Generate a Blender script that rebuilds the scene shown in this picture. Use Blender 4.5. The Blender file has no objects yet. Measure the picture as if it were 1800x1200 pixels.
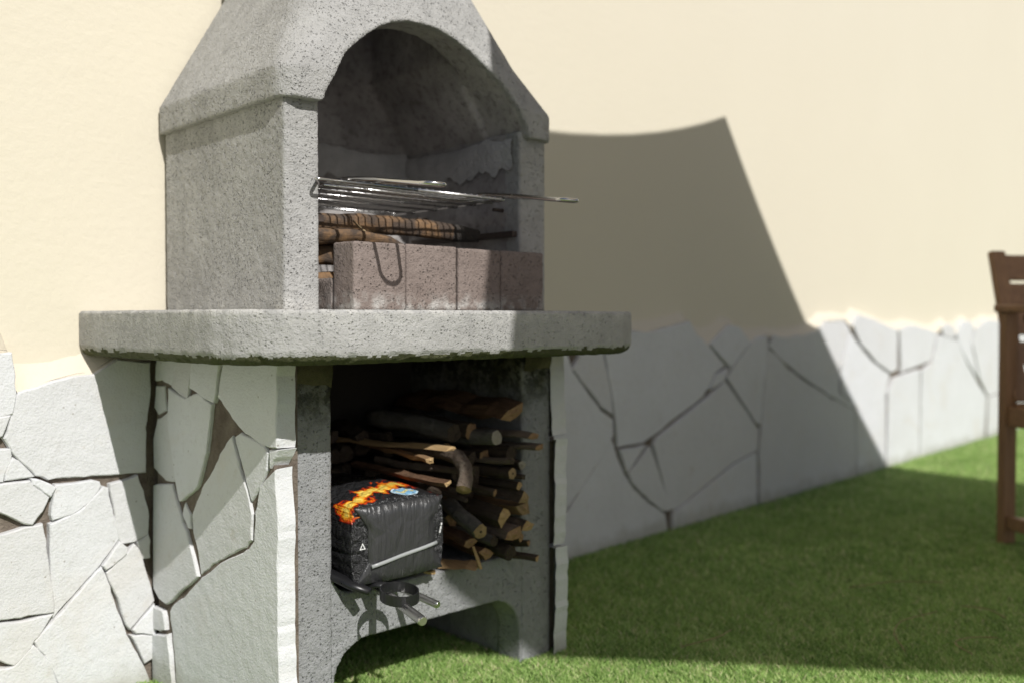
import bpy, bmesh, math, random
import numpy as np
from mathutils import Vector, Matrix

random.seed(7)
rng = np.random.default_rng(7)
scene = bpy.context.scene
COL = scene.collection
K = 0.65 / 0.85          # everything below is laid out in units of 0.765 m and brought to metres at the end

# ------------------------------------------------------------------ camera
cam_data = bpy.data.cameras.new('camera')
cam = bpy.data.objects.new('camera', cam_data)
COL.objects.link(cam)
cam.location = (0, 0, 0.65)
cam.rotation_euler = (math.radians(90 - 1.385), 0, math.radians(46.704 - 90))
cam_data.sensor_width = 36.0
cam_data.lens = 33.92
cam_data.clip_start = 0.05
cam_data.clip_end = 400
cam_data.dof.use_dof = True
cam_data.dof.focus_distance = 1.42
cam_data.dof.aperture_fstop = 2.4
scene.camera = cam

# ------------------------------------------------------------------ sky and sun
SUN = Vector((0.245, 1.157, -1.0)).normalized()          # the way the light travels
world = bpy.data.worlds.new('World')
scene.world = world
world.use_nodes = True
wn = world.node_tree
sky = wn.nodes.new('ShaderNodeTexSky')
sky.sky_type = 'NISHITA'
sky.sun_disc = False
sky.sun_elevation = math.asin(-SUN.z)
sky.sun_rotation = math.atan2(-SUN.x, -SUN.y)
sky.air_density = 1.0
sky.dust_density = 1.5
wn.links.new(sky.outputs[0], wn.nodes['Background'].inputs[0])
wn.nodes['Background'].inputs[1].default_value = 0.058
sun_data = bpy.data.lights.new('sun', 'SUN')
sun_data.energy = 4.45
sun_data.angle = math.radians(0.5)
sun_data.color = (1.0, 0.98, 0.95)
sun = bpy.data.objects.new('sun', sun_data)
COL.objects.link(sun)
sun.location = (-2, -6, 8)
sun.rotation_euler = SUN.to_track_quat('-Z', 'Y').to_euler()
vs = scene.view_settings
vs.view_transform = 'Standard'
vs.look = 'None'
vs.exposure = 0.0
vs.gamma = 1.0
scene.cycles.max_bounces = 7
scene.cycles.diffuse_bounces = 4
scene.cycles.glossy_bounces = 3
scene.cycles.caustics_reflective = False
scene.cycles.caustics_refractive = False

# ------------------------------------------------------------------ noise for displacing meshes
def vnoise(P, seed=0):
    P = np.asarray(P, dtype=np.float64)
    i = np.floor(P).astype(np.int64)
    f = P - i
    f = f * f * (3 - 2 * f)
    out = np.zeros(len(P))
    for dx in (0, 1):
        for dy in (0, 1):
            for dz in (0, 1):
                h = ((i[:, 0] + dx) * 374761393 + (i[:, 1] + dy) * 668265263 + (i[:, 2] + dz) * 2147483647 + seed * 1274126177) & 0xffffffff
                h = ((h ^ (h >> 13)) * 1274126177) & 0xffffffff
                h = (h ^ (h >> 16)) & 0xffffff
                v = h / float(0xffffff)
                w = (f[:, 0] if dx else 1 - f[:, 0]) * (f[:, 1] if dy else 1 - f[:, 1]) * (f[:, 2] if dz else 1 - f[:, 2])
                out += v * w
    return out

def fbm(P, octaves=3, seed=0):
    out = np.zeros(len(P)); a = 1.0; s = 0
    for k in range(octaves):
        out += a * vnoise(np.asarray(P) * 2 ** k, seed + k); s += a; a *= .5
    return out / s

# ------------------------------------------------------------------ objects
def worldloc(o):
    v = Vector((0, 0, 0))
    while o:
        v += o.location; o = o.parent
    return v

def tag(o, label=None, cat=None, group=None, kind=None):
    if label: o['label'] = label
    if cat: o['category'] = cat
    if group: o['group'] = group
    if kind: o['kind'] = kind
    return o

def thing(name, label, cat, loc=(0, 0, 0), group=None):
    o = bpy.data.objects.new(name, None)
    o.empty_display_size = .05
    COL.objects.link(o)
    o.location = loc
    return tag(o, label, cat, group)

def obj(name, me, mats, parent=None, origin=None, smooth=False):
    """links a mesh given in scene coordinates as one object"""
    o = bpy.data.objects.new(name, me)
    COL.objects.link(o)
    off = Vector((0, 0, 0))
    if parent:
        o.parent = parent; off = worldloc(parent)
    if origin is not None:
        o.location = Vector(origin) - off; off = Vector(origin)
    if off.length: me.transform(Matrix.Translation(-off))
    if mats is not None and len(me.materials) == 0:
        for m in (mats if isinstance(mats, (list, tuple)) else [mats]): me.materials.append(m)
    if smooth: me.polygons.foreach_set('use_smooth', [True] * len(me.polygons))
    me.update()
    return o

def mesh(V, F, name='mesh'):
    used = sorted({int(i) for f in F for i in f}); V = [V[i] for i in used]; new = {o_: k_ for k_, o_ in enumerate(used)}
    F = [tuple(new[int(i)] for i in f) for f in F]
    me = bpy.data.meshes.new(name)
    me.from_pydata([tuple(map(float, v)) for v in V], [], [tuple(int(i) for i in f) for f in F])
    return me

def fix_normals(me):
    bm = bmesh.new(); bm.from_mesh(me)
    bmesh.ops.recalc_face_normals(bm, faces=bm.faces)
    bm.to_mesh(me); bm.free()
    return me

def loft(loops, caps=True):
    n = len(loops[0]); V = [p for l in loops for p in l]; F = []
    for k in range(len(loops) - 1):
        for j in range(n):
            F.append((k * n + j, k * n + (j + 1) % n, (k + 1) * n + (j + 1) % n, (k + 1) * n + j))
    if caps:
        F.append(tuple(range(n))[::-1]); F.append(tuple((len(loops) - 1) * n + j for j in range(n)))
    return V, F

def box(x0, x1, y0, y1, z0, z1):
    return loft([[(x0, y0, z), (x1, y0, z), (x1, y1, z), (x0, y1, z)] for z in (z0, z1)])

def rrect(x0, x1, y0, y1, z, rf, rb=.004, n=7):
    """rounded rectangle loop at height z; rf radius at the front (low y) corners, rb at the back"""
    pts = []
    for cx, cy, r, a0 in ((x1 - rf, y0 + rf, rf, -90), (x1 - rb, y1 - rb, rb, 0), (x0 + rb, y1 - rb, rb, 90), (x0 + rf, y0 + rf, rf, 180)):
        for k in range(n):
            a = math.radians(a0 + 90 * k / (n - 1))
            pts.append((cx + r * math.cos(a), cy + r * math.sin(a), z))
    return pts

def extrude_y(profile, y0, y1):
    return loft([[(x, y0, z) for x, z in profile], [(x, y1, z) for x, z in profile]])

def voxel(solids, cuts, size, disp=.002, seed=0, freq=28, coarse=.0):
    """union of the solids minus the cuts, remeshed to an even skin and roughened like cast concrete"""
    tmp = []
    def tobj(vf):
        o = bpy.data.objects.new('tmp', fix_normals(mesh(*vf))); COL.objects.link(o); tmp.append(o); return o
    main = tobj(solids[0])
    for op, items in (('UNION', solids[1:]), ('DIFFERENCE', cuts)):
        for it in items:
            t = tobj(it); m = main.modifiers.new('b', 'BOOLEAN'); m.operation = op; m.object = t; m.solver = 'EXACT'
    r = main.modifiers.new('r', 'REMESH'); r.mode = 'VOXEL'; r.voxel_size = size; r.adaptivity = 0
    dg = bpy.context.evaluated_depsgraph_get()
    me = bpy.data.meshes.new_from_object(main.evaluated_get(dg))
    for t in tmp:
        d = t.data; bpy.data.objects.remove(t); bpy.data.meshes.remove(d)
    n = len(me.vertices)
    P = np.empty(n * 3); me.vertices.foreach_get('co', P); P = P.reshape(-1, 3)
    N = np.empty(n * 3); me.vertices.foreach_get('normal', N); N = N.reshape(-1, 3)
    d = disp * .36 * (fbm(P * freq * 2.6, 2, seed) - .5) * 2
    pit = vnoise(P * freq * 3.3, seed + 9)
    d -= disp * .45 * np.clip((pit - .68) / .2, 0, 1)
    if coarse: d += coarse * (fbm(P * 9, 2, seed + 5) - .5) * 2
    P = P + N * d[:, None]
    me.vertices.foreach_set('co', P.ravel())
    me.polygons.foreach_set('use_smooth', [True] * len(me.polygons))
    me.update()
    return me

def tube(points, radii, n=8, caps=True, noise=0, seed=0, squash=None, twist=0):
    """a swept tube through points; squash = (a, b) flattens the section"""
    pts = [Vector(p) for p in points]; V = []; F = []
    up = Vector((0, 0, 1)); r_ = random.Random(seed)
    prof = [1 + noise * (r_.random() - .5) * 2 for _ in range(n)]
    for k, p in enumerate(pts):
        t = (pts[min(k + 1, len(pts) - 1)] - pts[max(k - 1, 0)]).normalized()
        s = t.cross(up)
        if s.length < 1e-3: s = Vector((1, 0, 0))
        s.normalize(); u = s.cross(t).normalized()
        r = radii[k] if isinstance(radii, (list, tuple)) else radii
        for j in range(n):
            a = 2 * math.pi * j / n + twist * k
            rr = r * prof[j] * (1 + noise * .5 * (r_.random() - .5))
            a1, b1 = squash if squash else (1, 1)
            V.append(p + s * (math.cos(a) * rr * a1) + u * (math.sin(a) * rr * b1))
    for k in range(len(pts) - 1):
        for j in range(n):
            F.append((k * n + j, k * n + (j + 1) % n, (k + 1) * n + (j + 1) % n, (k + 1) * n + j))
    if caps:
        F.append(tuple(range(n))[::-1]); F.append(tuple((len(pts) - 1) * n + j for j in range(n)))
    return V, F

def slab_stone(poly, to3d, thick, seed, jitter=.0026, bevel=.0028, lift=0, step=.013, grow=0):
    """one facing stone: polygon in plane coordinates, rough broken edges, eased arris, real thickness"""
    r = random.Random(seed)
    pts = []
    ar = np.arange(400) * step; zz = ar * 0 + seed * 7.3
    wob = ((vnoise(np.stack([ar * 16, zz, zz], 1), 1) - .5) * 3.2 + (vnoise(np.stack([ar * 60, zz, zz], 1), 2) - .5) * 1.5) * jitter
    m = len(poly)
    area = sum(poly[i][0] * poly[(i + 1) % m][1] - poly[(i + 1) % m][0] * poly[i][1] for i in range(m))
    if area < 0: poly = poly[::-1]
    for i in range(m):
        a = Vector((*poly[i], 0)); b = Vector((*poly[(i + 1) % m], 0))
        d = b - a; k = max(1, min(48, int(d.length / step)))
        nrm = Vector((d.y, -d.x, 0)).normalized() if d.length else Vector()
        for q in range(k):
            p = a + d * (q / k)
            pts.append(p + nrm * (wob[len(pts) % 400] if q else 0))
    n = len(pts)
    def inset(dist):
        out = []
        for i in range(n):
            p0, p1, p2 = pts[i - 1], pts[i], pts[(i + 1) % n]
            e0 = (p1 - p0).normalized(); e1 = (p2 - p1).normalized()
            n0 = Vector((-e0.y, e0.x, 0)); n1 = Vector((-e1.y, e1.x, 0))
            b = n0 + n1
            b = b / max(b.length_squared, .5) * 2 if b.length > .3 else n0
            out.append(p1 + b * dist)
        return out
    big = max(.15, max(p.x for p in pts) - min(p.x for p in pts)); tx, ty = r.uniform(-.02, .02) * .2 / big, r.uniform(-.02, .02)
    c = sum(pts, Vector()) / n
    rings = [(inset(bevel * .25 - grow), 0), (inset(-.0008 - grow), -bevel * .3), (inset(-.0022 - grow), -bevel * 1.2), (inset(-.0036 - grow), -thick)]
    V = []; F = []
    for ring, dep in rings:
        for p in ring:
            tilt = (p.x - c.x) * tx + (p.y - c.y) * ty + lift + (r.uniform(-.0008, .0008) if dep else 0)
            V.append(to3d(p.x, p.y, dep + (tilt if dep > -thick else 0)))
    F.append(tuple(range(n)))
    for k in range(3):
        for j in range(n):
            F.append((k * n + j, (k + 1) * n + j, (k + 1) * n + (j + 1) % n, k * n + (j + 1) % n))
    return fix_normals(mesh(V, F))

# ------------------------------------------------------------------ materials
class Nodes:
    def __init__(self, name):
        self.m = bpy.data.materials.new(name); self.m.use_nodes = True
        self.t = self.m.node_tree; self.b = self.t.nodes['Principled BSDF']
        self.tc = self.t.nodes.new('ShaderNodeTexCoord').outputs['Object']
    def put(self, sock, v):
        if v is None: return
        if hasattr(v, 'is_output') or isinstance(v, bpy.types.NodeSocket): self.t.links.new(v, sock)
        else:
            if hasattr(sock.default_value, '__len__') and not hasattr(v, '__len__'): v = (v,) * len(sock.default_value)
            if hasattr(v, '__len__') and len(v) == 3 and len(sock.default_value) == 4: v = (*v, 1)
            sock.default_value = v
    def noise(self, scale, detail=3, rough=.55, vec=None, dist=0):
        n = self.t.nodes.new('ShaderNodeTexNoise')
        self.put(n.inputs['Vector'], vec or self.tc); n.inputs['Scale'].default_value = scale
        n.inputs['Detail'].default_value = detail; n.inputs['Roughness'].default_value = rough; n.inputs['Distortion'].default_value = dist
        return n.outputs['Fac']
    def voro(self, scale, vec=None, feature='F1', rand=1):
        n = self.t.nodes.new('ShaderNodeTexVoronoi'); n.feature = feature
        self.put(n.inputs['Vector'], vec or self.tc); n.inputs['Scale'].default_value = scale; n.inputs['Randomness'].default_value = rand
        return n.outputs['Distance']
    def cells(self, scale, vec):
        # distance to the nearest seed and a random number for each cell, on slightly warped coordinates
        nz = self.t.nodes.new('ShaderNodeTexNoise'); self.put(nz.inputs['Vector'], vec); nz.inputs['Scale'].default_value = scale * 1.6
        ad = self.t.nodes.new('ShaderNodeVectorMath'); ad.operation = 'MULTIPLY_ADD'
        self.put(ad.inputs[0], nz.outputs['Color']); ad.inputs[1].default_value = (.9 / scale,) * 3; self.put(ad.inputs[2], vec)
        n = self.t.nodes.new('ShaderNodeTexVoronoi'); self.put(n.inputs['Vector'], ad.outputs[0]); n.inputs['Scale'].default_value = scale
        sp = self.t.nodes.new('ShaderNodeSeparateColor'); self.put(sp.inputs[0], n.outputs['Color'])
        return n.outputs['Distance'], sp.outputs[0]
    def math(self, op, a, b=None, c=None, clamp=False):
        n = self.t.nodes.new('ShaderNodeMath'); n.operation = op; n.use_clamp = clamp
        for s, v in zip(n.inputs, (a, b, c)): self.put(s, v)
        return n.outputs[0]
    def rng(self, v, a, b, c=0., d=1., smooth=False):
        n = self.t.nodes.new('ShaderNodeMapRange'); n.clamp = True
        if smooth: n.interpolation_type = 'SMOOTHSTEP'
        for s, x in zip(n.inputs, (v, a, b, c, d)): self.put(s, x)
        return n.outputs[0]
    def mix(self, f, a, b, mode='MIX'):
        n = self.t.nodes.new('ShaderNodeMix'); n.data_type = 'RGBA'; n.blend_type = mode
        self.put(n.inputs[0], f); self.put(n.inputs[6], a); self.put(n.inputs[7], b)
        return n.outputs[2]
    def ramp(self, f, stops):
        n = self.t.nodes.new('ShaderNodeValToRGB'); e = n.color_ramp.elements
        while len(e) < len(stops): e.new(.5)
        for q, (p, c) in zip(e, stops): q.position = p; q.color = (*c, 1)
        self.put(n.inputs[0], f); return n.outputs[0]
    def scale(self, v3, vec=None):
        n = self.t.nodes.new('ShaderNodeMapping'); self.put(n.inputs[0], vec or self.tc); n.inputs['Scale'].default_value = v3
        return n.outputs[0]
    def xyz(self, vec=None):
        n = self.t.nodes.new('ShaderNodeSeparateXYZ'); self.put(n.inputs[0], vec or self.tc); return n.outputs
    def attr(self, name):
        n = self.t.nodes.new('ShaderNodeAttribute'); n.attribute_name = name; return n.outputs
    def worldpos(self):
        return self.t.nodes.new('ShaderNodeNewGeometry').outputs['Position']
    def objrand(self):
        return self.t.nodes.new('ShaderNodeObjectInfo').outputs['Random']
    def bump(self, h, strength, dist, prev=None):
        n = self.t.nodes.new('ShaderNodeBump'); n.inputs['Strength'].default_value = strength; n.inputs['Distance'].default_value = dist
        self.put(n.inputs['Height'], h)
        if prev: self.put(n.inputs['Normal'], prev)
        return n.outputs[0]
    def done(self, color=None, rough=None, normal=None, metal=None, spec=None):
        self.put(self.b.inputs['Base Color'], color); self.put(self.b.inputs['Roughness'], rough)
        if normal: self.put(self.b.inputs['Normal'], normal)
        self.put(self.b.inputs['Metallic'], metal); self.put(self.b.inputs['Specular IOR Level'], spec)
        return self.m

M = {}
def concrete(name, c0, c1, pits=1.0, soot=False, moss_shade=False):
    s = Nodes(name)
    w = s.worldpos()
    big = s.noise(4.5, 4, .6, w); mid = s.noise(38, 4, .6, w); fine = s.noise(420, 2, .6, w)
    d1, k1 = s.cells(185, w); d2, k2 = s.cells(360, w)                  # blow holes of two sizes
    holes = s.math('MULTIPLY', s.rng(d1, .36, .06), s.math('GREATER_THAN', k1, s.rng(s.noise(11, 3, .6, w), .35, .65, .92, .55)))
    holes2 = s.math('MULTIPLY', s.math('MULTIPLY', s.rng(d2, .40, .08), s.math('GREATER_THAN', k2, s.rng(s.noise(17, 3, .6, w), .35, .65, .6, .95))), .6)
    h = s.math('SUBTRACT', s.math('ADD', s.math('MULTIPLY', fine, .35), s.math('ADD', s.math('MULTIPLY', s.noise(300, 4, .6, w), .7), s.math('MULTIPLY', s.noise(110, 3, .5, w), .75))), s.math('MULTIPLY', s.math('MAXIMUM', holes, holes2), 1.1))
    col = s.mix(s.rng(big, .3, .7), c0, c1)
    col = s.mix(s.rng(mid, .35, .75, 0, .55), col, tuple(x * .78 for x in c0))
    col = s.mix(s.math('MULTIPLY', s.math('MAXIMUM', holes, holes2), .12), col, tuple(x * .34 for x in c0))
    streak = s.noise(1, 4, .6, s.scale((16, 16, 2.2), w), .5)
    col = s.mix(s.rng(streak, .54, .74, 0, .35), col, tuple(x * .62 for x in c0))
    col = s.mix(s.math('MULTIPLY', s.rng(s.math('ABSOLUTE', s.math('SUBTRACT', s.xyz(w)[2], .664)), .030, .004), s.rng(s.noise(42, 3, .6, w), .42, .62, 0, .75)), col, (.55, .54, .51))   # lime bloom along the worktop joint
    if moss_shade:                                                            # algae below the worktop, darkened further to carry the worktop's shade
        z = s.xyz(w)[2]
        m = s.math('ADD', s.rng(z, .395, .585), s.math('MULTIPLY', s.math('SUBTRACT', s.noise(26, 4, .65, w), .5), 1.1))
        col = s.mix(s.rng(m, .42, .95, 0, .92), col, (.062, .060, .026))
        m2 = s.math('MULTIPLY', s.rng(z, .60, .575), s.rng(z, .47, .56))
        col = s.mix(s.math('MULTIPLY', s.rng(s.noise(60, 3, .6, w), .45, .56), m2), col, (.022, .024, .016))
    if soot:
        col = s.mix(s.rng(s.noise(9, 4, .65, w), .35, .7), (.28, .262, .255), (.50, .475, .46))
        col = s.mix(s.rng(s.noise(70, 3, .6, w), .5, .75, 0, .6), col, (.10, .088, .08))
    return s.done(col, .93, s.bump(h, 1.0 * pits, .0036), spec=.2)

M['concrete'] = concrete('cast_concrete', (.375, .37, .355), (.475, .47, .455), 1.0)
M['slab'] = concrete('worktop_concrete', (.36, .355, .34), (.45, .445, .43), .8)
M['base'] = concrete('base_concrete', (.265, .268, .27), (.34, .342, .345), 1.0, moss_shade=True)
M['soot'] = concrete('sooty_concrete', (.1, .1, .1), (.1, .1, .1), .6, soot=True)
M['dark'] = concrete('shade_dark_concrete', (.05, .046, .04), (.03, .028, .025), .6)  # near-black colour paints in the shade at the back of the base
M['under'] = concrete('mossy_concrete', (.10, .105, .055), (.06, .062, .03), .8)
M['brick'] = concrete('clay_concrete_brick', (.225, .18, .158), (.295, .245, .22), 1.0)
M['ash_brick'] = concrete('weathered_brick', (.27, .225, .20), (.33, .28, .25), 1.0)

s = Nodes('cream_plaster')
w = s.worldpos()
M['plaster'] = s.done(s.mix(s.noise(2.2, 4, .6, w), (.66, .606, .485), (.69, .636, .515)), .9,
    s.bump(s.math('ADD', s.noise(60, 4, .6, w), s.math('MULTIPLY', s.noise(1, 4, .6, s.scale((9, 9, 60), w)), .35)), .2, .006), spec=.2)
s = Nodes('cream_fillet')
w = s.worldpos()
M['fillet'] = s.done(s.mix(s.noise(7, 4, .6, w), (.665, .605, .49), (.695, .635, .52)), .9, s.bump(s.noise(60, 3, .6, w), .3, .006), spec=.2)

s = Nodes('white_limestone')
w = s.worldpos(); r = s.objrand()
col = s.mix(s.rng(s.noise(6, 4, .6, w), .3, .7), (.69, .695, .71), (.635, .638, .645))
col = s.mix(s.math('MULTIPLY', s.math('SUBTRACT', r, .3, None, True), .9), col, (.57, .56, .55))
col = s.mix(s.rng(s.noise(18, 5, .7, w), .62, .78, 0, .5), col, (.47, .41, .34))
col = s.mix(s.rng(s.voro(34, w), .07, .04, 0, .6), col, (.25, .22, .18))
col = s.mix(s.rng(s.noise(95, 5, .7, w), .55, .72, 0, .35), col, (.44, .42, .39))
col = s.mix(s.rng(s.noise(3.1, 5, .7, w, 1.2), .54, .66, 0, .28), col, (.60, .55, .48))
low = s.math('ADD', s.xyz(w)[2], s.math('MULTIPLY', s.math('SUBTRACT', s.noise(14, 4, .65, w), .5), .09))
col = s.mix(s.rng(low, .055, .012, 0, .5), col, (.30, .29, .22))       # soil splash along the foot
hgt = s.math('ADD', s.math('MULTIPLY', s.noise(260, 3, .6, w), .6), s.noise(40, 3, .5, w))
M['stone'] = s.done(col, .88, s.bump(hgt, .55, .0045), spec=.25)

s = Nodes('tan_mortar')
w = s.worldpos()
M['mortar'] = s.done(s.mix(s.rng(s.noise(30, 4, .6, w), .35, .7), (.13, .105, .085), (.22, .185, .15)), .95, s.bump(s.noise(140, 4, .65, w), .8, .006), spec=.1)
s = Nodes('grey_mortar')
w = s.worldpos()
M['grey_mortar'] = s.done(s.mix(s.rng(s.noise(22, 4, .6, w), .35, .7), (.42, .415, .41), (.56, .55, .54)), .95, s.bump(s.noise(120, 4, .65, w), .8, .006), spec=.1)
s = Nodes('olive_mortar')
w = s.worldpos()
M['olive_mortar'] = s.done(s.mix(s.rng(s.noise(22, 4, .6, w), .35, .7), (.07, .066, .035), (.15, .14, .08)), .95, s.bump(s.noise(120, 4, .65, w), .8, .006), spec=.1)

def metal(name, c, rough, dirt=.15):
    s = Nodes(name)
    return s.done(s.mix(s.rng(s.noise(70, 4, .6), .55, .8, 0, dirt), c, tuple(x * .35 for x in c)), s.rng(s.noise(40, 3), .3, .8, rough, rough + .15), None, 1.0)
M['chrome'] = metal('chromed_wire', (.55, .54, .53), .17)
M['rod'] = metal('grill_wire', (.48, .46, .44), .27)
M['steel'] = metal('steel_tube', (.58, .57, .55), .24)
s = Nodes('black_lacquer')
M['black'] = s.done((.012, .012, .013), s.rng(s.noise(30, 3), .3, .7, .25, .45), s.bump(s.noise(90, 3), .1, .002))
s = Nodes('rusty_iron')
M['iron'] = s.done(s.mix(s.noise(60, 4, .6), (.03, .022, .018), (.06, .04, .03)), .7, s.bump(s.noise(150, 3), .4, .003))

def bark(name, c0, c1, c2, scale=1.0):
    s = Nodes(name)
    w = s.worldpos()
    st = s.scale((90 * scale, 9 * scale, 90 * scale), w)
    f = s.noise(1, 5, .65, st, .4); g = s.noise(34, 4, .6, w); r = s.objrand()
    col = s.mix(s.rng(f, .3, .7), c0, c1)
    col = s.mix(s.rng(g, .55, .75, 0, .8), col, c2)
    col = s.mix(s.math('MULTIPLY', r, .45), col, tuple(x * .45 for x in c0))
    return s.done(col, .88, s.bump(s.math('ADD', f, s.math('MULTIPLY', g, .8)), 1.0, .009), spec=.15)
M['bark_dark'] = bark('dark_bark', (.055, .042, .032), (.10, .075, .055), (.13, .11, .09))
M['bark_grey'] = bark('grey_bark', (.11, .105, .095), (.19, .175, .155), (.26, .25, .23))
M['bark_tan'] = bark('tan_bark', (.15, .115, .09), (.24, .19, .15), (.30, .26, .21))
M['bark_red'] = bark('red_brown_bark', (.10, .055, .033), (.17, .10, .06), (.07, .045, .03))
def cut(name, c0, c1, stretch=False):
    s = Nodes(name)
    w = s.worldpos()
    st = s.scale((120, 12, 120), w) if stretch else s.scale((60, 60, 60), w)
    f = s.noise(1, 4, .6, st, .3)
    return s.done(s.mix(s.rng(f, .3, .7), c0, c1), .8, s.bump(f, .5, .004), spec=.2)
M['cut'] = cut('cut_wood', (.16, .11, .06), (.32, .225, .12))
M['cut_pale'] = cut('weathered_cut', (.22, .195, .16), (.33, .30, .25))
M['split'] = cut('split_wood', (.30, .195, .095), (.45, .31, .16), True)
M['split_dull'] = cut('dull_split_wood', (.22, .13, .065), (.31, .20, .11), True)
s = Nodes('cane')
w = s.worldpos()
f = s.noise(1, 4, .6, s.scale((14, 110, 110), w), .3)
M['cane'] = s.done(s.mix(s.rng(s.noise(34, 5, .65, w), .38, .58), s.mix(f, (.17, .10, .052), (.29, .175, .09)), (.075, .055, .042)), .75, s.bump(f, .6, .005), spec=.25)
s = Nodes('charred_wood')
M['char'] = s.done(s.mix(s.noise(60, 4, .6), (.018, .015, .013), (.05, .042, .036)), .9, s.bump(s.noise(120, 4), .8, .005))
s = Nodes('dark_end')
M['pith'] = s.done((.03, .022, .015), .9)

s = Nodes('brown_stained_wood')
f = s.noise(1, 5, .65, s.scale((70, 70, 6)), .5)
M['chair'] = s.done(s.mix(s.rng(f, .3, .75), (.25, .135, .068), (.40, .225, .115)), .5, s.bump(f, .25, .003))
s = Nodes('brown_stained_slat')
f = s.noise(1, 5, .65, s.scale((6, 60, 60)), .5)
M['chair_slat'] = s.done(s.mix(s.rng(f, .3, .75), (.25, .135, .07), (.40, .225, .12)), .5, s.bump(f, .25, .003))

s = Nodes('beige_canopy')
s.done((.42, .36, .27), .9)
tr = s.t.nodes.new('ShaderNodeBsdfTranslucent'); tr.inputs[0].default_value = (.62, .52, .38, 1)
mx = s.t.nodes.new('ShaderNodeMixShader'); mx.inputs[0].default_value = .6
s.t.links.new(s.b.outputs[0], mx.inputs[1]); s.t.links.new(tr.outputs[0], mx.inputs[2]); s.t.links.new(mx.outputs[0], s.t.nodes['Material Output'].inputs[0])
M['canopy'] = s.m
s = Nodes('grey_powder_coat')
M['pole'] = s.done((.12, .12, .12), .4)
s = Nodes('white_print')
M['white'] = s.done((.75, .75, .74), .45)
s = Nodes('dry_straw')
M['straw'] = s.done((.30, .22, .12), .8)
s = Nodes('bounce_ground_grey')
M['bounce_grey'] = s.done(s.mix(s.noise(1.2, 4), (.21, .205, .20), (.27, .265, .26)), .9)  # grey of the added ground that bounces neutral light

# black plastic sack with a printed flame band and a pale blue oval badge
s = Nodes('printed_black_plastic')
a = s.attr('sack')[1]
u, v, t = s.xyz(a)
nz = s.noise(4.2, 3, .6, s.scale((1, 2.2, 1), a), .6)
line = s.math('ADD', .10, s.math('MULTIPLY', s.math('ADD', u, 1.0), .10))
half = s.math('ADD', .085, s.math('MULTIPLY', s.math('SUBTRACT', nz, .5), .34))
dist = s.math('ABSOLUTE', s.math('SUBTRACT', v, line))
flame = s.math('DIVIDE', s.math('SUBTRACT', half, dist), .09)
flame = s.math('MULTIPLY', flame, s.rng(u, .92, .62))
top = s.rng(t, .55, .8)
heat = s.math('MULTIPLY', s.math('ADD', flame, s.math('MULTIPLY', s.math('SUBTRACT', s.noise(14, 3, .6, a), .5), .7)), top)
col = s.ramp(heat, [(.06, (.022, .022, .023)), (.14, (.30, .012, .006)), (.36, (.75, .09, .01)), (.62, (.85, .36, .02)), (.95, (.85, .62, .12))])
ex = s.math('DIVIDE', s.math('SUBTRACT', u, .28), .30); ey = s.math('DIVIDE', s.math('SUBTRACT', v, .085), .055)
rad = s.math('SQRT', s.math('ADD', s.math('MULTIPLY', ex, ex), s.math('MULTIPLY', ey, ey)))
inside = s.math('MULTIPLY', s.math('LESS_THAN', rad, 1.0), top)
wave = s.math('SUBTRACT', ey, s.math('MULTIPLY', s.math('SINE', s.math('MULTIPLY', ex, 4.2)), .22))
stroke = s.math('MULTIPLY', s.math('LESS_THAN', s.math('ABSOLUTE', wave), .2), s.math('LESS_THAN', s.math('ABSOLUTE', ex), .72))
badge = s.mix(s.math('GREATER_THAN', rad, .84), (.22, .45, .66), (.55, .72, .82))
badge = s.mix(stroke, badge, (.72, .66, .30))
col = s.mix(inside, col, badge)
wr = s.noise(1, 4, .6, s.scale((7, 5, 26), a), .8)
wr2 = s.noise(1, 4, .6, s.scale((22, 6, 5), a), .8)
front = s.rng(v, .05, .01)
hh = s.math('ADD', s.math('MULTIPLY', wr, s.math('SUBTRACT', 1.0, s.math('MULTIPLY', front, .4))), s.math('MULTIPLY', wr2, s.math('MULTIPLY', front, .8)))
M['sack'] = s.done(col, s.rng(nz, .3, .7, .22, .36), s.bump(s.math('ADD', hh, s.math('MULTIPLY', s.rng(s.voro(5.5, s.scale((1, 3.2, .75), a), 'DISTANCE_TO_EDGE'), 0, .25, 0, 1, True), .28)), .62, .012), spec=.5)
s = Nodes('black_plastic_flap')
wr = s.noise(1, 4, .6, s.scale((90, 20, 14)), .8)
cr = s.rng(s.voro(26, s.scale((1.2, 1, .7)), 'DISTANCE_TO_EDGE'), 0, .2)
M['flap'] = s.done((.038, .038, .039), .33, s.bump(s.math('ADD', wr, s.math('MULTIPLY', cr, .22)), .55, .008), spec=.5)
s = Nodes('grey_seal')
M['seal'] = s.done((.33, .34, .34), .35)

s = Nodes('turf_backing')
M['soil'] = s.done(s.mix(s.noise(60, 4, .6), (.26, .36, .10), (.36, .47, .15)), .95, s.bump(s.noise(320, 3, .6), 1.0, .01), spec=.1)
s = Nodes('turf_blades')
a = s.attr('tone')[2]
big = s.noise(1.8, 3, .5, s.worldpos())
col = s.ramp(a, [(0, (.11, .20, .05)), (.3, (.25, .41, .105)), (.6, (.43, .62, .19)), (.86, (.66, .78, .35)), (1, (.74, .68, .42))])
col = s.mix(s.rng(big, .35, .7, 0, .35), col, (.26, .40, .105))
tr = s.t.nodes.new('ShaderNodeBsdfTranslucent'); s.put(tr.inputs[0], col)
mx = s.t.nodes.new('ShaderNodeMixShader'); mx.inputs[0].default_value = .45
s.done(col, .55, spec=.3)
s.t.links.new(s.b.outputs[0], mx.inputs[1]); s.t.links.new(tr.outputs[0], mx.inputs[2])
s.t.links.new(mx.outputs[0], s.t.nodes['Material Output'].inputs[0])
M['turf'] = s.m

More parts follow.
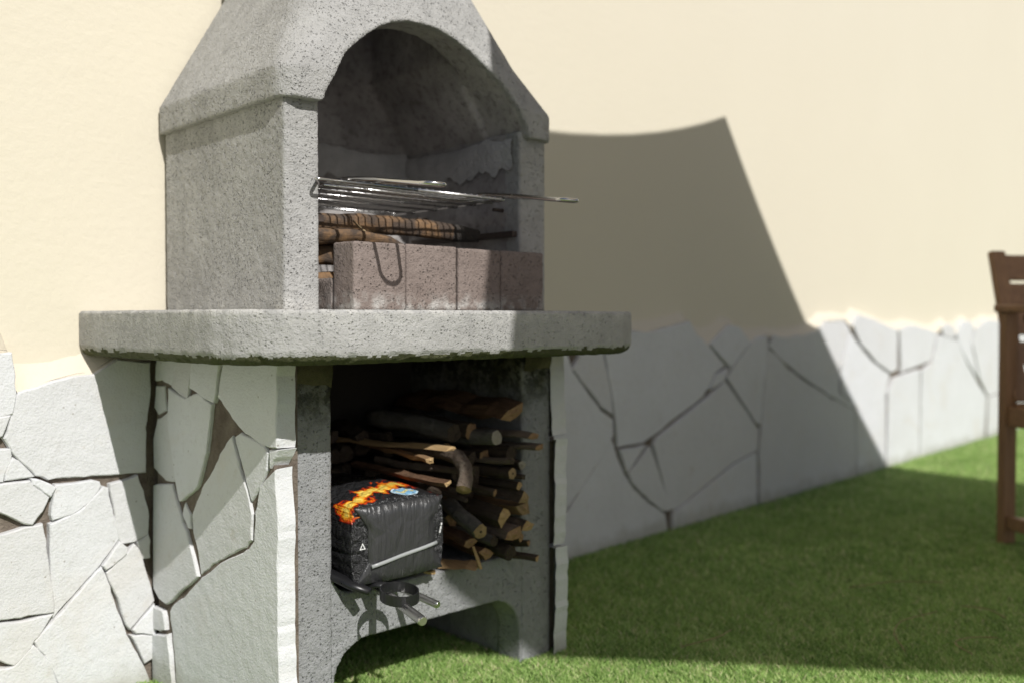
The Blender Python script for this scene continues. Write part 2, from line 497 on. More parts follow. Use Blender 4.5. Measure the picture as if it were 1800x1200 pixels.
# ------------------------------------------------------------------ outlines of the facing stones, in the plane of their wall
WALL_SLOPE=0.07247
WALL_Y0=2.12819
WALL_STONES=[
 [(0.532,0.782),(0.618,0.777),(0.623,0.713),(0.624,0.677),(0.619,0.652),(0.531,0.645)],
 [(0.633,0.693),(0.759,0.723),(0.791,0.724),(0.845,0.756),(0.923,0.747),(0.924,0.688),(0.911,0.599),(0.912,0.495),(0.816,0.5),(0.769,0.502),(0.693,0.505),(0.667,0.517),(0.622,0.568),(0.605,0.601),(0.627,0.68)],
 [(0.531,0.64),(0.613,0.647),(0.598,0.607),(0.53,0.59)],
 [(0.53,0.581),(0.615,0.577),(0.618,0.564),(0.6,0.512),(0.529,0.516)],
 [(0.621,0.558),(0.661,0.516),(0.606,0.514)],
 [(0.529,0.509),(0.593,0.506),(0.653,0.506),(0.658,0.496),(0.691,0.466),(0.678,0.44),(0.657,0.414),(0.643,0.418),(0.609,0.441),(0.529,0.482)],
 [(0.657,0.51),(0.705,0.485),(0.695,0.469),(0.659,0.499)],
 [(0.707,0.491),(0.802,0.485),(0.805,0.476),(0.755,0.429),(0.701,0.417),(0.698,0.427),(0.704,0.469)],
 [(0.695,0.407),(0.756,0.426),(0.812,0.473),(0.821,0.469),(0.831,0.42),(0.848,0.354),(0.801,0.299),(0.701,0.207),(0.697,0.261),(0.695,0.385)],
 [(0.528,0.401),(0.592,0.4),(0.643,0.409),(0.678,0.41),(0.685,0.374),(0.698,0.249),(0.699,0.218),(0.632,0.221),(0.525,0.228)],
 [(0.525,0.223),(0.59,0.216),(0.695,0.212),(0.657,0.165),(0.617,0.124),(0.589,0.142),(0.525,0.182)],
 [(0.804,0.293),(0.813,0.273),(0.856,0.142),(0.912,0.014),(0.913,-0.03),(0.788,-0.03),(0.707,0.063),(0.68,0.13),(0.66,0.162),(0.703,0.201)],
 [(0.656,0.155),(0.678,0.126),(0.703,0.062),(0.775,-0.03),(0.522,-0.03),(0.524,0.124),(0.617,0.12)],
 [(0.827,0.477),(0.89,0.489),(0.906,0.439),(0.917,0.394),(0.914,0.352),(0.881,0.339),(0.851,0.339),(0.839,0.4)],
 [(0.889,0.337),(0.915,0.348),(0.92,0.334),(0.919,0.295),(0.901,0.296)],
 [(0.846,0.343),(0.861,0.329),(0.86,0.317),(0.814,0.288),(0.808,0.297)],
 [(0.863,0.314),(0.881,0.332),(0.894,0.317),(0.927,0.193),(0.869,0.14),(0.817,0.279)],
 [(0.927,0.182),(0.93,0.112),(0.884,0.127),(0.877,0.136)],
 [(0.873,0.122),(0.924,0.11),(0.928,0.059),(0.905,0.052)],
 [(2.314,0.737),(2.435,0.726),(2.469,0.659),(2.633,0.514),(2.702,0.478),(2.706,0.421),(2.675,0.38),(2.427,0.172),(2.315,0.081)],
 [(2.476,0.673),(2.52,0.723),(2.629,0.753),(2.646,0.703),(2.681,0.598),(2.702,0.499),(2.64,0.528)],
 [(2.653,0.765),(2.833,0.799),(2.942,0.791),(3.112,0.814),(3.234,0.834),(3.286,0.782),(3.389,0.728),(3.516,0.647),(3.431,0.619),(3.382,0.561),(3.333,0.524),(2.964,0.393),(2.906,0.375),(2.748,0.373),(2.723,0.512),(2.681,0.661)],
 [(3.394,0.74),(3.552,0.816),(3.625,0.808),(3.717,0.744),(3.554,0.639)],
 [(3.445,0.616),(3.53,0.635),(3.497,0.585),(3.395,0.556)],
 [(3.732,0.736),(3.784,0.755),(3.879,0.764),(3.87,0.627),(3.84,0.486),(3.825,0.37),(3.778,0.392),(3.535,0.593),(3.573,0.63)],
 [(2.995,0.382),(3.368,0.517),(3.507,0.579),(3.81,0.346),(3.8,0.256),(3.588,0.223),(3.399,0.164),(3.126,0.081),(3.097,0.099),(2.979,0.357)],
 [(2.756,0.357),(2.91,0.363),(2.825,0.294),(2.799,0.275)],
 [(2.944,0.353),(3.097,0.09),(3.048,0.091),(2.938,0.151),(2.829,0.233),(2.81,0.266)],
 [(2.713,0.397),(2.738,0.342),(2.788,0.262),(2.843,0.205),(2.946,0.134),(3.056,0.076),(3.09,-0.03),(2.79,-0.03),(2.315,-0.03),(2.315,0.057),(2.452,0.173)],
 [(3.122,0.068),(3.408,0.156),(3.598,0.212),(3.79,0.242),(3.799,-0.03),(3.106,-0.03)],
 [(3.901,0.712),(4.059,0.63),(4.298,0.53),(4.557,0.442),(4.859,0.362),(4.882,-0.03),(3.826,-0.03),(3.827,0.253),(3.851,0.433),(3.886,0.613)],
 [(3.912,0.722),(3.955,0.768),(4.068,0.751),(4.401,0.779),(4.497,0.833),(4.727,0.841),(4.799,0.787),(4.676,0.611),(4.658,0.465),(4.91,0.371),(4.837,0.376),(4.57,0.455),(4.304,0.546),(4.07,0.643)],
 [(4.814,0.769),(4.918,0.704),(5.103,0.609),(5.348,0.526),(5.284,0.429),(5.279,-0.03),(4.905,-0.03),(4.881,0.355),(4.933,0.369),(4.693,0.469),(4.704,0.604)],
 [(4.828,0.811),(4.9,0.865),(5.02,0.85),(5.435,0.781),(5.44,0.558),(5.356,0.542),(5.134,0.62),(4.933,0.719)],
 [(5.486,0.781),(5.654,0.803),(5.908,0.78),(6.086,0.758),(5.972,0.59),(5.51,0.539)],
 [(5.317,0.421),(5.382,0.502),(5.537,0.518),(5.791,0.538),(5.808,-0.03),(5.312,-0.03)],
 [(6.097,0.74),(6.189,0.731),(6.458,0.701),(6.667,0.541),(6.91,0.392),(7.101,0.298),(7.077,-0.03),(5.846,-0.03),(5.829,0.529),(6.012,0.571)],
 [(6.177,0.782),(6.302,0.81),(6.411,0.787),(6.413,0.721),(6.22,0.738)],
 [(6.468,0.735),(6.543,0.809),(6.703,0.827),(6.799,0.8),(6.744,0.677),(6.908,0.439),(6.689,0.556),(6.503,0.689)],
 [(6.848,0.768),(7.106,0.83),(7.369,0.825),(7.376,0.314),(7.139,0.307),(6.958,0.432),(6.791,0.672)],
 [(7.14,0.283),(7.459,0.297),(8.012,0.309),(8.532,0.263),(8.548,-0.03),(7.141,-0.03)],
 [(7.424,0.817),(7.988,0.846),(8.472,0.799),(8.497,0.292),(8.011,0.331),(7.445,0.314)],
 [(8.574,0.799),(9.385,0.845),(9.907,0.814),(9.825,0.378),(8.604,0.193)],
 [(8.606,0.156),(9.869,0.345),(10.026,-0.03),(8.618,-0.03)],
 [(9.994,0.813),(10.97,0.833),(11.94,0.795),(12.007,-0.03),(10.115,-0.03),(9.956,0.347)],
 [(12.091,0.795),(13.786,0.829),(14.588,0.799),(14.675,-0.03),(12.159,-0.03)],
]
SIDE_STONES=[
 [(2.183,0.754),(2.078,0.755),(2.107,0.7),(2.141,0.706),(2.19,0.707)],
 [(2.19,0.692),(2.146,0.694),(2.136,0.642),(2.177,0.63),(2.197,0.644)],
 [(2.072,0.755),(2.005,0.757),(2.03,0.675),(2.044,0.677),(2.104,0.696)],
 [(1.994,0.758),(1.879,0.761),(1.905,0.674),(1.97,0.69),(2.006,0.7)],
 [(1.867,0.762),(1.657,0.766),(1.661,0.602),(1.703,0.603),(1.788,0.625),(1.85,0.662),(1.887,0.686)],
 [(2.11,0.691),(2.033,0.673),(2.012,0.679),(1.977,0.687),(1.917,0.667),(1.933,0.595),(1.941,0.564),(1.981,0.489),(2.064,0.445),(2.08,0.486),(2.117,0.617)],
 [(2.122,0.636),(2.093,0.542),(2.085,0.489),(2.122,0.482),(2.215,0.503),(2.218,0.536),(2.174,0.617)],
 [(1.834,0.606),(1.767,0.479),(1.759,0.458),(1.761,0.406),(1.786,0.387),(1.922,0.33),(1.979,0.295),(2.011,0.382),(2.016,0.419),(1.973,0.471),(1.892,0.553)],
 [(1.82,0.607),(1.799,0.616),(1.709,0.599),(1.694,0.586),(1.701,0.553),(1.725,0.523),(1.76,0.486)],
 [(1.688,0.592),(1.659,0.594),(1.686,0.563)],
 [(1.672,0.554),(1.664,0.475),(1.66,0.146),(1.657,-0.0),(2.069,-0.03),(2.099,0.028),(2.114,0.132),(2.128,0.181),(1.976,0.287),(1.773,0.383),(1.75,0.405),(1.745,0.464),(1.727,0.516)],
 [(2.213,0.461),(2.108,0.474),(2.065,0.412),(2.057,0.394),(2.038,0.38),(1.987,0.29),(2.136,0.199),(2.171,0.205),(2.209,0.23),(2.222,0.329)],
 [(2.048,0.439),(2.024,0.418),(2.022,0.389),(2.035,0.388),(2.059,0.412)],
 [(2.213,0.177),(2.151,0.177),(2.14,0.139),(2.208,0.125)],
 [(2.208,0.109),(2.126,0.129),(2.108,0.024),(2.08,-0.03),(2.233,-0.03)],
]
TOP_LEFT=[(0.533,0.789),(0.617,0.777),(0.623,0.716),(0.633,0.694),(0.759,0.723),(0.791,0.724),(0.845,0.756),(0.958,0.756),(1.016,0.751)]
TOP_RIGHT=[(2.27,0.749),(2.45,0.733),(2.546,0.731),(2.653,0.769),(2.833,0.799),(2.942,0.791),(3.112,0.814),(3.234,0.834),(3.286,0.782),(3.389,0.735),(3.552,0.816),(3.625,0.808),(3.717,0.741),(3.858,0.762),(3.955,0.768),(4.068,0.751),(4.401,0.779),(4.497,0.836),(4.741,0.841),(4.821,0.793),(4.9,0.865),(5.02,0.85),(5.435,0.778),(5.654,0.803),(5.908,0.78),(6.086,0.754),(6.302,0.81),(6.445,0.753),(6.703,0.827),(6.848,0.768),(7.106,0.83),(7.41,0.821),(7.988,0.846),(8.523,0.799),(9.385,0.845),(9.951,0.808),(10.97,0.833),(12.001,0.789),(13.786,0.829),(14.588,0.799)]
TOP_LEFT_ALL = [(-1.6, .80), (-1.2, .79), (-.8, .81), (-.4, .785), (0, .80), (.3, .79)] + TOP_LEFT

# ------------------------------------------------------------------ the wall: frame of reference and render
WN = math.hypot(1, WALL_SLOPE)
WU = Vector((1 / WN, WALL_SLOPE / WN, 0)); WO = Vector((WALL_SLOPE / WN, -1 / WN, 0)); W0 = Vector((0, WALL_Y0, 0))
def wallpt(u, z, out=0.0):
    """a point on the face of the wall's stone plinth: u along, z up, out towards the garden"""
    return W0 + WU * u + WO * out + Vector((0, 0, z))
BED, BACK = -.017, -.052
wall = thing('garden_wall', 'cream rendered house wall with white crazy paved stone plinth', 'wall', (2, WALL_Y0, 0))
V = [wallpt(-7, -.1, BACK), wallpt(16, -.1, BACK), wallpt(16, 4.6, BACK), wallpt(-7, 4.6, BACK)]
V += [p - WO * .3 for p in V]
obj('render_coat', fix_normals(mesh(V, [(0, 1, 2, 3), (4, 5, 6, 7), (0, 1, 5, 4), (1, 2, 6, 5), (2, 3, 7, 6), (3, 0, 4, 7)])), M['plaster'], wall)

def top_band(line, name):
    """bed of mortar up to the ragged top line, and the painted fillet that runs from the stones back to the render"""
    V = []; F = []
    for u, z in line: V += [wallpt(u, -.1, BED), wallpt(u, z + .006, BED), wallpt(u, z + .006, BACK - .02), wallpt(u, -.1, BACK - .02)]
    for k in range(len(line) - 1):
        a, b = 4 * k, 4 * k + 4
        F += [(a, b, b + 1, a + 1), (a + 1, b + 1, b + 2, a + 2)]
    obj('mortar_bed', fix_normals(mesh(V, F)), M['mortar'], wall)
    fine = []
    for (u0, z0), (u1, z1) in zip(line[:-1], line[1:]):
        n = max(2, int(abs(u1 - u0) / .04))
        fine += [(u0 + (u1 - u0) * q / n, z0 + (z1 - z0) * q / n) for q in range(n)]
    fine.append(line[-1])
    zs = np.array([z for _, z in fine])
    sm = np.array([zs[max(0, i - 3):i + 4].mean() for i in range(len(zs))])
    V = []; F = []; n = 7
    for (u, z), s_ in zip(fine, sm):
        j = (random.random() - .5) * .004
        top = max(z, s_) + .046 + j
        for q in range(n):
            f = q / (n - 1)
            out = -.004 + (BACK - .004 + .004) * f ** .9
            V.append(wallpt(u, z - .004 + (top - z + .004) * f ** 1.12, out))
    for i in range(len(fine) - 1):
        for q in range(n - 1): F.append((i * n + q, (i + 1) * n + q, (i + 1) * n + q + 1, i * n + q + 1))
    obj('render_fillet', fix_normals(mesh(V, F)), M['fillet'], wall, smooth=True)
top_band(TOP_LEFT_ALL, 'a'); top_band(TOP_RIGHT, 'b')

for i, poly in enumerate(WALL_STONES):
    r = random.Random(i)
    um = sum(p[0] for p in poly) / len(poly)
    obj('stone', slab_stone(poly, wallpt, .032, i, lift=r.uniform(-.004, .004), grow=-.0004 if um < 2 else min(.004, .0006 * (um - 2.3))), M['stone'], wall)

# the plinth goes on to the left beyond the picture: more broken paving, cells of an uneven grid
def cells(u0, u1, z0, z1, size, seed):
    r = random.Random(seed); seeds = []
    nu = int((u1 - u0) / size); nz = max(2, int((z1 - z0) / size))
    for a in range(nu):
        for b in range(nz):
            seeds.append((u0 + (a + r.uniform(.1, .9)) * (u1 - u0) / nu, z0 + (b + r.uniform(.1, .9)) * (z1 - z0) / nz))
    for i, c in enumerate(seeds):
        P = [(u0, z0), (u1, z0), (u1, z1), (u0, z1)]
        for j, d in enumerate(seeds):
            if i == j: continue
            mx, mz = (c[0] + d[0]) / 2, (c[1] + d[1]) / 2; nx, nz_ = d[0] - c[0], d[1] - c[1]
            L = math.hypot(nx, nz_); nx /= L; nz_ /= L; out = []
            for k in range(len(P)):
                p, q = P[k], P[(k + 1) % len(P)]
                sp = (p[0] - mx) * nx + (p[1] - mz) * nz_ + .006; sq = (q[0] - mx) * nx + (q[1] - mz) * nz_ + .006
                if sp <= 0: out.append(p)
                if sp * sq < 0:
                    t = sp / (sp - sq); out.append((p[0] + (q[0] - p[0]) * t, p[1] + (q[1] - p[1]) * t))
            P = out
            if len(P) < 3: break
        if len(P) >= 3: yield P
for i, poly in enumerate(cells(-1.6, .518, -.03, .78, .3, 5)):
    obj('stone', slab_stone(poly, wallpt, .032, 500 + i), M['stone'], wall)

# ------------------------------------------------------------------ the barbecue
bbq = thing('barbecue', 'grey cast concrete barbecue with arched hood built against the wall', 'barbecue', (1.335, 1.69, 0))
CX = 1.342
# base: two side panels, shelf with an arched front, back
lw = voxel([box(.985, 1.084, 1.69, 2.17, -.02, .768)], [], .0055, .0022, 1)
obj('base_side_panel', lw, M['base'], bbq)
rw = voxel([box(1.626, 1.726, 1.69, 2.17, -.02, .768)], [], .0055, .0022, 2)
obj('base_side_panel', rw, M['base'], bbq)
arc = [(1.089, -.2), (1.621, -.2), (1.621, .085)]
for k in range(1, 8):
    a = math.radians(90 * k / 8); arc.append((1.531 + .09 * math.cos(a), .085 + .09 * math.sin(a)))
for k in range(1, 8):
    a = math.radians(90 + 90 * k / 8); arc.append((1.179 + .09 * math.cos(a), .085 + .09 * math.sin(a)))
arc.append((1.089, .085))
def corner(x, sgn):
    c = [(x, .272)]
    for k in range(9):
        a = math.radians(90 * k / 8); c.append((x + sgn * (.055 - .055 * math.sin(a)), .278 + .055 - .055 * math.cos(a)))
    c = [(x - sgn * .01, .26), (x + sgn * .056, .26)] + [(x + sgn * .055 * (1 - math.sin(math.radians(q))), .277 + .055 * (1 - math.cos(math.radians(q)))) for q in range(0, 91, 10)][::1] + [(x - sgn * .01, .335)]
    return c
shelf = voxel([box(1.080, 1.630, 1.693, 1.775, -.02, .278), box(1.080, 1.630, 1.70, 2.14, .178, .276),
               extrude_y(corner(1.084, 1), 1.694, 1.774), extrude_y(corner(1.626, -1), 1.694, 1.774)],
              [extrude_y(arc, 1.5, 1.9)], .0055, .0022, 3)
obj('shelf', shelf, M['base'], bbq)
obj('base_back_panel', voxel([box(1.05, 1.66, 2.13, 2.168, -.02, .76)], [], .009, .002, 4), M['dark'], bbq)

# worktop
loops = [rrect(.792, 1.865, 1.475, 2.235, .766, .19), rrect(.780, 1.879, 1.461, 2.238, .774, .198), rrect(.775, 1.885, 1.455, 2.24, .786, .2), rrect(.775, 1.885, 1.455, 2.24, .862, .2), rrect(.778, 1.882, 1.458, 2.238, .865, .198)]
wt = voxel([loft(loops)], [], .005, .0016, 6)
n = len(wt.vertices); P = np.empty(n * 3); wt.vertices.foreach_get('co', P); P = P.reshape(-1, 3)
low = np.clip((.790 - P[:, 2]) / .012, 0, 1) * np.clip((P[:, 2] - .764) / .004, 0, 1)         # broken lower arris
chip = np.clip((fbm(P * 46, 2, 77) - .50) / .12, 0, 1) * low * .0032
c2 = np.array([1.32, 1.82]); d2 = P[:, :2] - c2; d2 /= np.linalg.norm(d2, axis=1)[:, None]
P[:, :2] -= d2 * chip[:, None]; P[:, 2] += chip * .6
wt.vertices.foreach_set('co', P.ravel()); wt.update()
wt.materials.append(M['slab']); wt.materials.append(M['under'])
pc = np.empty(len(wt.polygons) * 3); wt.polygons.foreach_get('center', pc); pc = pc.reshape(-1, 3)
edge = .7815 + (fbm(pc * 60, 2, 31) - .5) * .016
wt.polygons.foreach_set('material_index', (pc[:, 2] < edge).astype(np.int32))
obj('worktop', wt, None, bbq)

# fire box: two side panels and a back
def sooty(me, test):
    pc = np.empty(len(me.polygons) * 3); me.polygons.foreach_get('center', pc); pc = pc.reshape(-1, 3)
    pn = np.empty(len(me.polygons) * 3); me.polygons.foreach_get('normal', pn); pn = pn.reshape(-1, 3)
    me.materials.append(M['concrete']); me.materials.append(M['soot'])
    me.polygons.foreach_set('material_index', test(pc, pn, (fbm(pc * 30, 3, 12) - .5) * .03).astype(np.int32))
    return me
FX0, FX1, FY = .978, 1.705, 1.690
sp = voxel([box(FX0, 1.058, FY, 2.238, .862, 1.30)], [], .005, .0024, 11)
obj('fire_box_side_panel', sooty(sp, lambda c, n_, j: (c[:, 0] > 1.04) & (c[:, 1] > FY + .03 + j)), None, bbq)
sp = voxel([box(1.618, FX1, FY, 2.238, .862, 1.30)], [], .005, .0024, 12)
obj('fire_box_side_panel', sooty(sp, lambda c, n_, j: (c[:, 0] < 1.632) & (c[:, 1] > FY + .05 + j)), None, bbq)
obj('fire_box_back_panel', voxel([box(1.04, 1.63, 2.14, 2.23, .862, 1.30)], [], .007, .0024, 13), M['soot'], bbq)

# hood
HX0, HX1, HY = .964, 1.722, 1.666
def sec(z):
    k = max(0, z - 1.345); k = min(k, .285)
    return rrect(HX0 + .58 * k, HX1 - .58 * k, HY + .30 * k, 2.24, z, .045 + .05 * min(1, k / .1), .004)
outer = loft([sec(z) for z in (1.283, 1.335, 1.345, 1.352, 1.365, 1.45, 1.63, 2.25)])
def isec(z):
    k = min(1, max(0, (z - 1.275) / .195))
    return rrect(1.05 + .134 * k, 1.632 - .134 * k, 1.748 + .05 * k, 2.145, z, .02, .004)
inner = loft([isec(z) for z in (1.2, 1.275, 1.47, 2.4)])
prof = [(1, 0), (.97, .10), (.92, .21), (.84, .38), (.76, .52), (.6, .69), (.45, .83), (.3, .93), (.15, .985), (0, 1)]
AH, AW = .222, .288
arch = [(CX - AW, 1.1), (CX + AW, 1.1)] + [(CX + AW * a, 1.284 + AH * b) for a, b in prof] + [(CX - AW * a, 1.284 + AH * b) for a, b in prof[::-1][1:]]
hood = voxel([outer], [inner, extrude_y(arch, 1.4, 1.815)], .006, .0022, 14)
def hood_soot(c, n_, j):
    k = np.clip(c[:, 2] - 1.345, 0, .285)
    return (c[:, 0] > HX0 + .58 * k + .045) & (c[:, 0] < HX1 - .58 * k - .045) & (c[:, 1] > HY + .3 * k + .016 + j * .4) & (c[:, 1] < 2.17) & (c[:, 2] > 1.289) & (c[:, 2] < 2.2)
obj('hood', sooty(hood, hood_soot), None, bbq)

# smeared pointing where hood meets fire box, inside
def smear(pts, up, w0, w1, name, m, seed, normal):
    """a wandering strip of mortar along pts"""
    V = []; F = []; pts = [Vector(p) for p in pts]; full = []
    for a, b in zip(pts[:-1], pts[1:]):
        k = max(3, int((b - a).length / .012)); full += [a + (b - a) * q / k for q in range(k)]
    full.append(pts[-1]); r = np.array([tuple(p) for p in full])
    lo = fbm(r * 22, 3, seed); hi = fbm(r * 26, 3, seed + 40)
    nrm = Vector(normal)
    for p, l, h in zip(full, lo, hi):
        V += [p - up * (w0 * (.35 + 1.3 * l)), p - up * (w0 * .3) + nrm * .006, p + up * (w1 * .3) + nrm * .006, p + up * (w1 * (.3 + 1.4 * h))]
    for k in range(len(full) - 1):
        for q in range(3): F.append((4 * k + q, 4 * k + 4 + q, 4 * k + 5 + q, 4 * k + 1 + q))
    return obj(name, fix_normals(mesh(V, F)), m, bbq, smooth=True)
Z = Vector((0, 0, 1))
smear([(1.06, 2.137, 1.272), (1.615, 2.137, 1.272)], Z, .075, .02, 'mortar_joint', M['grey_mortar'], 3, (0, -1, 0))
smear([(1.613, 2.14, 1.268), (1.613, 1.71, 1.272)], Z, .06, .016, 'mortar_joint', M['grey_mortar'], 4, (-1, 0, 0))
smear([(1.0, 1.687, .75), (1.082, 1.687, .75)], Z, .035, .02, 'mortar_joint', M['olive_mortar'], 5, (0, -1, 0))
smear([(1.63, 1.687, .752), (1.72, 1.687, .752)], Z, .025, .02, 'mortar_joint', M['olive_mortar'], 6, (0, -1, 0))
obj('mortar_bed', mesh(*loft([[(.9475, 1.682, z), (1.0, 1.682, z), (1.0, 2.19, z), (.9325, 2.19, z)] for z in (0, .765)])), M['mortar'], bbq)
obj('mortar_bed', mesh(*box(1.715, 1.748, 1.70, 2.165, 0, .765)), M['mortar'], bbq)
# stones of the clad sides
def sidept(y, z, out=0.0): return Vector((.94 - .0285 * (y - 1.66) - out, min(y, 2.198), z))
for i, poly in enumerate(SIDE_STONES):
    r = random.Random(90 + i)
    obj('stone', slab_stone(poly, sidept, .04, 90 + i, lift=r.uniform(-.005, .004)), M['stone'], bbq)
def rightpt(y, z, out=0.0): return Vector((1.766 + out, y, z))
for i, poly in enumerate([[(1.672, -.02), (2.15, -.02), (2.15, .20), (1.9, .28), (1.668, .275)], [(1.676, .286), (1.9, .29), (2.15, .21), (2.15, .5), (1.668, .545)], [(1.68, .56), (2.15, .515), (2.15, .755), (1.69, .755)]]):
    obj('stone', slab_stone(poly, rightpt, .048, 130 + i, lift=(0, -.004, .006)[i], jitter=.004), M['stone'], bbq)
# angle rails and pins that carry grates
for x0, x1 in ((1.602, 1.6175), (1.0585, 1.074)):
    obj('grate_rail', mesh(*box(x0, x1, 1.70, 2.10, 1.046, 1.060)), M['iron'], bbq)
for x in (1.060, 1.616):
    for y in (1.75, 2.05):
        d = .03 if x < 1.3 else -.03
        obj('grate_pin', mesh(*tube([(x - d * .3, y, 1.1135), (x + d, y, 1.1135)], .0045, 8)), M['iron'], bbq, smooth=True)

# ------------------------------------------------------------------ fire bricks dry laid across the mouth of the fire box
BX = [1.084, 1.216, 1.355, 1.482, 1.622]
blab = ['pinkish concrete brick at the left end of the front row, its end face showing', 'pinkish brick second from the left, crossed by the curved handle shadow', 'pinkish brick third from the left in the front row, brightly lit', 'shaded brick at the right end of the front row']
for i in range(4):
    x0, x1 = BX[i] + .0014, BX[i + 1] - .0014
    dy = (0, .002, -.001, .0015)[i]
    o = obj('fire_brick', voxel([box(x0, x1, 1.610 + dy, 1.684, .866, 1.003 + (0, .001, -.001, 0)[i])], [], .0038, .0019, 20 + i), M['brick'], origin=((x0 + x1) / 2, 1.646, .866))
    tag(o, blab[i], 'brick', 'bricks across the fire box')
o = obj('fire_brick', voxel([box(1.086, 1.206, 1.688, 1.763, .866, .932)], [], .0045, .0019, 28), M['ash_brick'], origin=(1.14, 1.715, .866))
tag(o, 'low brick lying flat behind the left end of the front row', 'brick', 'bricks across the fire box')

# ------------------------------------------------------------------ wire grill
GZ = 1.125; G0, G1, GY0, GY1 = 1.027, 1.537, 1.655, 2.085
g = thing('grill_grate', 'chromed wire cooking grate with two long looped handles in the fire box', 'grill grate', (1.28, 1.85, GZ))
def wire(pts, r, name='rod', n=7, m=None): return obj(name, mesh(*tube(pts, r, n)), m or M['chrome'], g, smooth=True)
def bend(pts, r=.012, k=5):
    """rounds the corners of an open polyline"""
    P = [Vector(p) for p in pts]; out = [P[0]]
    for a, b, c in zip(P[:-2], P[1:-1], P[2:]):
        u = (a - b).normalized() * r; v = (c - b).normalized() * r
        for q in range(k + 1):
            t = q / k; out.append((b + u) * (1 - t) ** 2 + b * 2 * t * (1 - t) + (b + v) * t ** 2)
    return out + [P[-1]]
wire(bend([(1.28, GY0, GZ), (G0, GY0, GZ), (1.072, GY0 + .06, GZ), (1.072, GY1, GZ), (1.28, GY1, GZ)]), .0036, 'frame')
wire(bend([(1.28, GY0, GZ), (G1, GY0, GZ), (G1, GY1, GZ), (1.28, GY1, GZ)]), .0036, 'frame')
for y in (1.70, 1.76, 1.83, 1.91, 2.0): wire([(1.074, y, GZ - .004), (G1, y, GZ - .004)], .0026, 'cross_bar', 7, M['chrome'])
nr = 25
for k in range(nr):
    x = 1.088 + (G1 - .012 - 1.088) * k / (nr - 1)
    wire([(x, GY0, GZ + .003), (x + random.uniform(-.001, .001), GY1, GZ + .003)], .0019, 'rod', 6, M['rod'])
for hx, nm in ((1.137, 0), (1.502, 1)):
    w0, w1 = .034, .026
    loop = [(hx - w0, 1.80, GZ + .006), (hx - w0, GY0, GZ + .007), (hx - w0 * .95, 1.56, GZ - .004)]
    for k in range(9):
        a = math.pi * k / 8; loop.append((hx - w1 * math.cos(a), 1.43 - .028 * math.sin(a), 1.101 - .002 * math.sin(a)))
    loop += [(hx + w0 * .95, 1.56, GZ - .004), (hx + w0, GY0, GZ + .007), (hx + w0, 1.80, GZ + .006)]
    wire(loop, .0042, 'handle', 8)

# ------------------------------------------------------------------ sticks and logs
def log(name, label, front, r, dx, dz, length, bark_m, cut_m, cat='log', group=None, kind='round', bendv=(0, 0, 0), taper=1.06, pith=False, seed=0, ecc=(1, 1)):
    rnd = random.Random(seed)
    f = Vector(front); d = Vector((dx, 1, dz)); d = d / d.length * length
    b = f + d
    if b.x > 1.585: b.x = 1.585 - rnd.random() * .02
    if b.y > 2.11: b.y = 2.11
    th = thing(name, label, cat, f, group)
    n = 14 if kind == 'round' else 7
    steps = 9; pts = []; rad = []
    for k in range(steps):
        t = k / (steps - 1)
        pts.append(f.lerp(b, t) + Vector(bendv) * math.sin(math.pi * t) + Vector((rnd.uniform(-1, 1), 0, rnd.uniform(-1, 1))) * r * (.22 if k else 0))
        rad.append(r * (1 + (taper - 1) * t) * (1 + rnd.uniform(-.06, .06)))
    V, F = tube(pts, rad, n, True, 0.14 if kind == 'round' else .42, seed, ecc)
    capf = F[-2]; F = F[:-2] + [F[-1]]
    obj('bark', fix_normals(mesh(V, F)), bark_m, th, smooth=(kind == 'round'))
    ring = [Vector(V[j]) for j in range(n)]; c = sum(ring, Vector()) / n
    ax = (f - b).normalized()
    CV = [c + ax * r * (.10 if kind == 'round' else .35)]; CF = []
    for s_ in (.45, .93, 1.0):
        for p in ring: CV.append(c + (p - c) * s_ + ax * (r * (.08, .02, 0)[(.45, .93, 1.0).index(s_)] + rnd.uniform(-.03, .06) * r))
    for j in range(n):
        CF.append((0, 1 + j, 1 + (j + 1) % n))
        for q in range(2): CF.append((1 + q * n + j, 1 + (q + 1) * n + j, 1 + (q + 1) * n + (j + 1) % n, 1 + q * n + (j + 1) % n))
    ce = obj('cut_end', fix_normals(mesh(CV, CF)), cut_m, th)
    if pith:
        V, F = tube([c + ax * r * .10, c + ax * r * .14], r * .17, 10)
        obj('pith', mesh(V, F), M['pith'], ce)
    return th
FW = 'firewood stacked on the barbecue shelf'
D, G_, T, RB = M['bark_dark'], M['bark_grey'], M['bark_tan'], M['bark_red']
CU, CP, SP, SD = M['cut'], M['cut_pale'], M['split'], M['split_dull']
